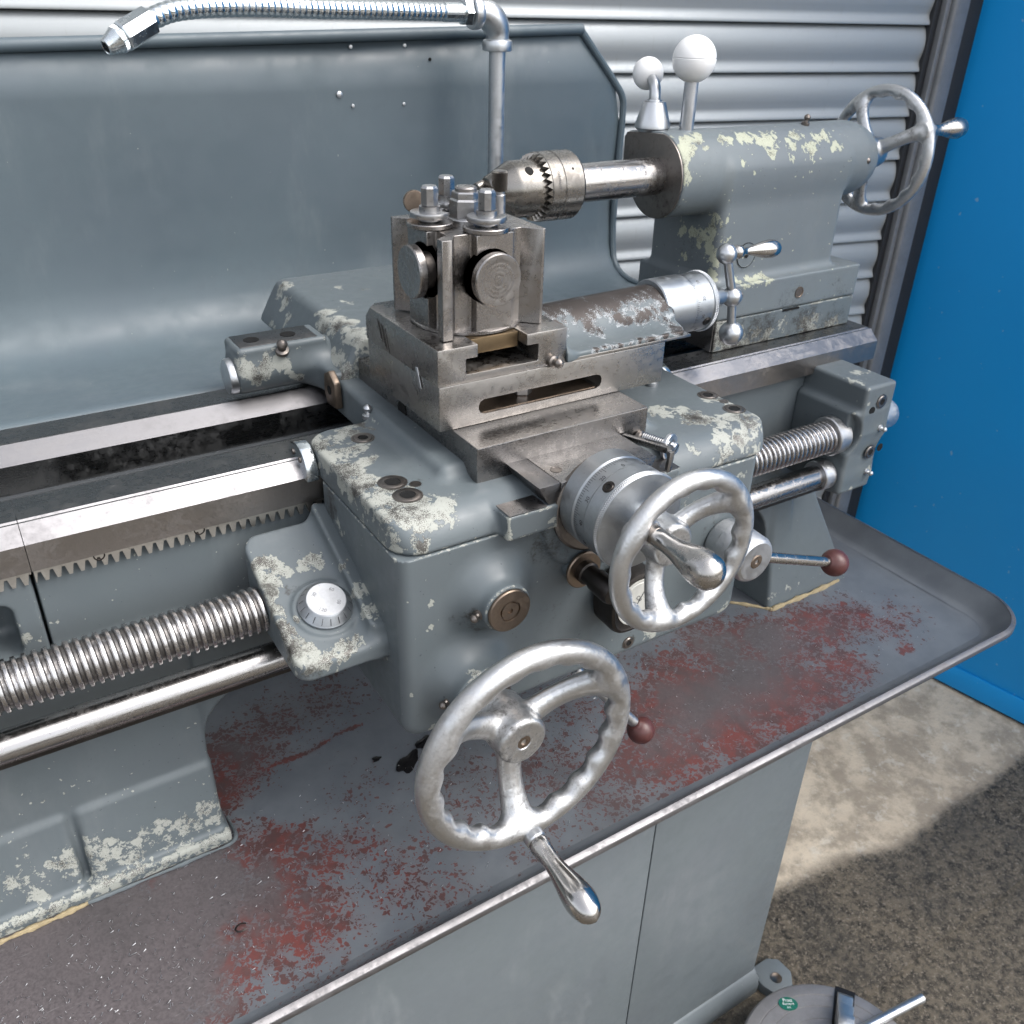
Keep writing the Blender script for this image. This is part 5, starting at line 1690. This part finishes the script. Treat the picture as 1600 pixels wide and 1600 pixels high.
# ------------------------------------------------------------------ tailstock
def build_tailstock():
    AY, AZ = 236.0, 186.5
    t = thing('tailstock', 'grey tailstock with flaking paint, white ball levers and spoked handwheel', 'tailstock', (560, 245, 12.6))

    def body(X, Y, Z):
        rb = 40 - np.clip((X - 655) / 33, 0, 1) ** 2 * 9
        bar = sd_cyl(Y, Z, X, AY, AZ, rb, 399, 688, 2.0)
        flat = sd_box(X, Y, Z, 399, 470, AY - 10, AY + 52, 178, 222, 4)
        bar = smin(bar, flat, 8)
        web = sd_box(X, Y - (Z - 84) * 0.01, Z, 456, 636, 196.5, 303, 60, 200, 9)
        d = smin(bar, web, 10)
        base = sd_box(X, Y, Z, 455, 669, 184, 315, 46.6, 82, 2.2)
        return smin(d, base, 10)
    W = [(402, 200, 218, 11), (402, 196, 200, 10), (410, 206, 216, 11), (404, 197, 208, 10), (426, 212, 219, 9), (412, 214, 222, 12), (430, 222, 225, 10), (402, 198, 190, 8),
         (460, 212, 220, 10), (490, 214, 221, 13), (505, 210, 218, 10), (521, 212, 219, 12), (545, 206, 212, 10), (572, 201, 203, 10), (588, 210, 215, 8), (515, 202, 206, 9), (610, 202, 206, 8), (557, 214, 221, 10), (475, 200, 200, 7, .9), (600, 212, 218, 9, .9), (540, 198, 196, 7, .8), (490, 198, 190, 6, .8),
         (457, 207, 146, 9), (457, 206, 133, 9), (456, 212, 120, 11), (456, 224, 124, 11), (456, 234, 128, 9), (457, 204, 108, 9), (457, 203, 95, 8), (457, 201, 84, 6), (466, 204, 124, 9), (478, 204, 123, 8), (465, 206, 149, 8), (517, 207, 163, 7), (456, 252, 128, 7), (456, 258, 142, 7), (456, 245, 100, 6, .8),
         (487, 190, 82, 10), (520, 192, 82, 10), (512, 188, 82, 9), (502, 193, 82, 10), (560, 204, 130, 4, .9), (575, 205, 140, 4, .9), (555, 203, 118, 4, .8)]
    part('body', nets(body, (396, 182, 44), (692, 318, 230), 2.1), 'grey_paint_tailstock', t, wear=W,
         grime=[(456, 205, 140, 16, .6), (456, 240, 110, 30, .5), (574, 184, 62, 10, .8), (402, 205, 165, 12, .7), (560, 184, 50, 40, .5), (640, 186, 50, 30, .5), (659, 207, 190, 9, .6), (470, 198, 170, 14, .4)])

    def base(X, Y, Z):
        d = sd_box(X, Y, Z, 455, 668, 184, 315, 12.9, 46.0, 1.2)
        notch = np.maximum(np.abs(X - 565) - 13, np.maximum(43.6 - Z, Y - 187))
        return np.maximum(d, -notch)
    part('sole', nets(base, (453, 182, 11), (670, 200, 48), 1.6), 'grey_paint_worn', t, grime=[(520, 184, 22, 50, .75), (590, 184, 26, 40, .7), (470, 184, 25, 25, .8), (640, 184, 18, 30, .7)], wear=[(516, 184, 25, 12, .7), (554, 184, 30, 12, .7), (538, 184, 17, 14, .8), (499, 184, 16, 12, .7), (470, 184, 30, 22, 1.3), (480, 184, 18, 18, 1.2), (456, 190, 30, 20, 1.4), (600, 184, 18, 18), (640, 184, 16, 14)])
    part('sole_block', box(456, 667, 199, 314, 13, 45.5, 1), 'dark_steel', t)
    part('end_face', prism([(186, 13.2), (314, 13.2), (314, 45.5), (186, 45.5)], 'x', 453.6, 454.8, 0.3), 'dark_steel', t)
    part('adjusting_hole', lathe([(6.4, 0), (6.4, 0.5), (5.2, 0.5), (4.8, 0.1), (0, 0.1)], (574, 183.7, 62), (0, -1, 0), 28), 'brown_steel', t)
    part('slot', box(553, 578, 182.9, 183.95, 43.5, 45.6, 0), 'black_hole', t)
    part('index_plug', lathe([(12.6, 0), (12.6, 0.3), (12.0, 0.3), (11.8, 0.05), (3.6, 0.05), (3.4, 0.1)], (497, 196.3, 108), (0, -1, 0.01), 40), 'grey_paint_tailstock', t, sharp=30)
    part('plug_ring', lathe([(12.9, 0.1), (12.9, 0.35), (12.3, 0.35), (12.3, 0.1)], (497, 196.2, 108), (0, -1, 0.01), 48, cap=False), 'black_hole', t)
    part('plug_hole', lathe([(2.8, 0), (2.8, 0.5), (0, 0.5)], (497, 196.1, 108), (0, -1, 0.01), 20), 'black_hole', t)
    fp = [(AY + 39.5 * math.cos(a), AZ + 39.5 * math.sin(a)) for a in np.radians(np.linspace(100, 330, 40))]
    fp += [(AY + 50, AZ - 8), (AY + 51, AZ + 30), (AY + 47, AZ + 35), (AY + 8, AZ + 38.2)]
    part('front_plate', prism(fp, 'x', 396.6, 399.4, 0.8), 'bolt_steel', t, sharp=30, grime=0.35)
    q = part('quill', lathe([(13, 0), (16.4, 0), (17.4, 1.0), (17.4, 160), (16, 161)], (300, AY, AZ), (1, 0, 0), 64), 'rod_steel', t, sharp=30)
    for i, s in enumerate(('1', '', '2')):
        a = math.radians(140)
        nn = np.array((0, math.cos(a), math.sin(a)))
        up = np.array((0, -math.sin(a), math.cos(a)))
        x = 322 + 25 * i
        part('lettering', (np.array([np.array((x, AY, AZ)) + 17.5 * nn + e * np.array((0.25, 0, 0)) + f * up + 0.0 * nn for e, f in ((-1, -3), (1, -3), (1, 1), (-1, 1))]), [(0, 1, 2, 3)]), 'letter_dark', q, smooth=False)
        if s:
            part('lettering', text(s, 5.0, np.array((x, AY, AZ)) + 17.45 * nn + 5.0 * up, (1, 0, 0), up), 'letter_dark', q, smooth=False)
    nipple((588, AY - 8, 225.5), (0, -0.2, 1), t, 1.2, 'bolt_steel')
    nipple((659, AY - 29, 190), (0.3, -1, 0), t, 1.4, 'bolt_steel')
    part('rear_cap', lathe([(27, 0), (28, 1), (26, 8), (20, 11), (15, 12)], (686, AY, AZ), (1, 0, 0), 48), 'cast_aluminium', t, sharp=35)
    hw = part('handwheel', lathe([(12, 0), (12, 16)], (694, AY - 2, AZ + 3), (1, 0, 0), 32), 'cast_aluminium', t)
    handwheel(hw, (722, AY - 4, AZ + 5), (0, 1, 0), (0, 0, 1), (1, 0, 0), 63.0, 6.6, (55, 152, -80), (15, -24, -4), h=1.3, lug=(-54, 28, 8, -7, 6), scal=18)
    part('spoke_hole', lathe([(4.2, 0), (4.2, 0.6), (0, 0.6)], (714.6, AY - 46, AZ + 27), (-1, -0.1, 0), 20), 'black_hole', hw)
    grip(hw, np.array((727, AY - 58, AZ + 33)), np.array((1, -0.05, 0.02)), 58, [(0, 5.4), (0.08, 5.8), (0.2, 5.2), (0.4, 7.0), (0.62, 10.0), (0.78, 11.0), (0.9, 9.4), (0.965, 6.0), (1, 0.8)])
    # spindle clamp: tall lever with white ball
    lv = part('clamp_lever', cyl((433, 238, 219), (433, 238, 272), 7.0, 28, 0.4, 6.6), 'satin_chrome', t)
    pr = [(7.6, -19.2)] + [(20.5 * math.sin(a), -20.5 * math.cos(a)) for a in np.linspace(0.38, 1.60, 14)] + [(19.9, 1.2)] + [(20.5 * math.sin(a), -20.5 * math.cos(a)) for a in np.linspace(1.66, math.pi - 0.01, 16)] + [(0, 20.5)]
    part('ball_knob', lathe(pr, (433, 238, 288), (0.0, 0, 1), 56), 'white_plastic', lv, sharp=40)
    # quick-release cone with short lever
    cl = part('release_lever', lathe([(12, 0), (12, 2.0), (14.8, 2.4), (17.2, 5), (17.0, 8), (11.2, 27), (10.4, 28.2), (7, 28.6), (6.6, 30), (5, 30)], (410, 262, 222), (0, 0, 1), 48), 'satin_chrome', t, sharp=30)
    part('bent_arm', tube(spline([(410, 262, 248), (410.5, 263, 256), (412, 266, 263), (415, 274, 268), (418, 282, 271)], 24), 5.4, 20), 'satin_chrome', cl)
    part('ball_knob', ball((419.5, 287, 272.5), 15.0, (0, 0, 1)), 'white_plastic', cl)
    return AY, AZ


def build_drill_chuck():
    AY, AZ = 236.0, 186.5
    t = thing('drill_chuck', 'keyed steel drill chuck with toothed ring in the tailstock quill', 'drill chuck', (255, AY, AZ))
    O = (0, AY, AZ)
    part('arbor', lathe([(9, 292), (9, 300), (13, 301)], O, (1, 0, 0), 32), 'black_steel', t)
    part('sleeve', lathe([(24, 256.5), (29, 257), (30, 258), (30.2, 270), (29.6, 270.6), (29.6, 271.4), (30.2, 272), (30.2, 291), (28.6, 293.5), (22, 295), (15, 295)], O, (1, 0, 0), 72), 'chuck_steel', t, sharp=25)
    part('body', lathe([(8, 206), (11.5, 206), (13, 207.5), (22.8, 228), (24.2, 231), (24.2, 257)], O, (1, 0, 0), 64), 'chuck_steel', t, sharp=25)
    tg = []
    for i in range(30):
        a = 2 * math.pi * i / 30
        n, tt = np.array((0, math.cos(a), math.sin(a))), np.array((0, -math.sin(a), math.cos(a)))
        o = np.array(O, float)
        w = 2 * math.pi * 27 / 30 * 0.5
        base = [(257.3, 24.2), (257.3, 29.4)]
        V = [o + np.array((257.4, 0, 0)) + n * 24.0 - tt * w, o + np.array((257.4, 0, 0)) + n * 29.4 - tt * w * 1.05, o + np.array((257.4, 0, 0)) + n * 29.4 + tt * w * 1.05, o + np.array((257.4, 0, 0)) + n * 24.0 + tt * w,
             o + np.array((250.5, 0, 0)) + n * 23.8, o + np.array((252.0, 0, 0)) + n * 28.6]
        tg.append((np.array(V), [(0, 1, 5, 4), (2, 3, 4, 5), (1, 2, 5), (0, 4, 3), (0, 3, 2, 1)]))
    part('toothed_ring', join(*tg), 'chuck_steel', t, smooth=False)
    part('ring_gap', lathe([(24.3, 256.8), (28.8, 256.8)], O, (1, 0, 0), 48, cap=False), 'black_steel', t)
    for a in (133, 253, 13):
        n = np.array((0, math.cos(math.radians(a)), math.sin(math.radians(a))))
        part('key_hole', lathe([(4.2, 0), (4.2, 0.25), (0, 0.25)], np.array((240, AY, AZ)) + n * 24.1, n, 28), 'black_hole', t)
    for a in (170, 290, 50):
        n = np.array((0, math.cos(math.radians(a)), math.sin(math.radians(a))))
        o = np.array(O, float)
        part('jaw', cyl(o + np.array((212, 0, 0)) + n * 9, o + np.array((198, 0, 0)) + n * 4.6, 4.2, 12, 0.6), 'chuck_steel', t)
    a = math.radians(160)
    n = np.array((0, math.cos(a), math.sin(a)))
    up = np.array((1.0, 0, 0))
    part('lettering', text('GERMANY', 3.4, np.array((264.5, AY, AZ)) + n * 30.2, np.cross(up, n), up, wrap=30.2), 'letter_dark', t, smooth=False)
    n = np.array((0, math.cos(math.radians(143)), math.sin(math.radians(143))))
    part('pip', lathe([(1.2, 0), (1.2, 0.2), (0, 0.2)], np.array((281, AY, AZ)) + n * 30.2, n, 12), 'black_hole', t)


# ------------------------------------------------------------------ coolant pipe
def build_coolant():
    t = thing('coolant_pipe', 'galvanised coolant pipe with elbow and flexible steel hose ending in a nozzle', 'coolant pipe', (364, 480, 40))
    part('riser', cyl((364, 480, 40), (364, 480, 292), 9.2, 36, 0.3), 'galvanised', t)
    ps = [(364, 480, 284)] + [(364 - 22 + 22 * math.cos(a), 480, 296 + 22 * math.sin(a)) for a in np.linspace(0, math.pi / 2, 14)] + [(330, 480, 318)]
    el = part('elbow', tube(ps, [13.5] + [12.6 + 2.2 * math.sin(math.pi * i / 13) for i in range(14)] + [13.5], 32), 'galvanised', t)
    part('bead', lathe([(12.5, 0), (16, 0.6), (16.4, 2), (16.4, 9.5), (15.6, 11), (12.5, 12)], (364, 480, 281), (0, 0, 1), 40), 'galvanised', el, sharp=35)
    part('bead', lathe([(12.5, 0), (15.6, 1), (16.4, 2.5), (16.4, 9), (15.8, 10.6), (12, 11)], (341, 480, 318), (-1, 0, 0), 40), 'galvanised', el, sharp=35)
    part('hexagon', lathe([(11, 0), (13.2, 0.6), (13.2, 9.4), (11, 10)], (330, 480, 318), (-1, 0, 0), 6), 'zinc', t, sharp=20)
    part('ferrule', lathe([(8.6, 0), (9.2, 1), (9.2, 22), (8, 23)], (320, 480, 318), (-1, 0, 0), 32), 'zinc', t, sharp=30)
    path = spline([(300, 480, 318), (226, 472, 319), (155, 464, 319.5), (90, 455, 320.9), (47, 448, 320), (23.4, 444, 318.3), (6.8, 440, 315.8), (-6.4, 437, 311.4), (-10, 436, 309.8)], 700)
    seglen = np.concatenate([[0], np.cumsum(np.linalg.norm(np.diff(path, axis=0), axis=1))])
    rad = 8.0 + 0.8 * np.abs(np.cos(math.pi * seglen / 6.4)) ** 0.6
    part('flexible_hose', tube(path, list(rad), 24), 'zinc', t, sharp=80)
    d = np.array((-42.8, -13, -20.3))
    d /= np.linalg.norm(d)
    p = path[-1]
    nz = part('nozzle', lathe([(9, 0), (12.2, 1), (12.2, 29), (11.4, 30.5), (9.4, 31)], p, d, 8), 'zinc', t, sharp=20)
    V, F = lathe([(9.2, 0), (10.6, 0.5), (10.6, 5), (10, 5.6), (6.4, 17), (5.4, 17.6), (4.6, 17), (4.4, 4), (0, 4)], p + d * 31, d, 48)
    part('nozzle_tip', (V, F), 'zinc', nz, sharp=30)
    part('bore', lathe([(4.3, 0), (0, 0.1)], p + d * 43, d, 24), 'black_hole', nz)
    kg = []
    u, v, _ = frame(d)
    for i in range(40):
        a = 2 * math.pi * i / 40
        n = math.cos(a) * u + math.sin(a) * v
        s = np.cross(d, n)
        o = p + d * 31.6 + n * 10.5
        kg.append((np.array([o - s * .5, o + s * .5, o + s * .5 + d * 4, o - s * .5 + d * 4, o + n * .6 + d * 0.4, o + n * .6 + d * 3.6]), [(0, 1, 4), (1, 2, 5, 4), (2, 3, 5), (3, 0, 4, 5)]))
    part('knurling', join(*kg), 'zinc', nz, smooth=False)


build_compound()
build_tool_post()
build_tailstock()
build_drill_chuck()
build_coolant()
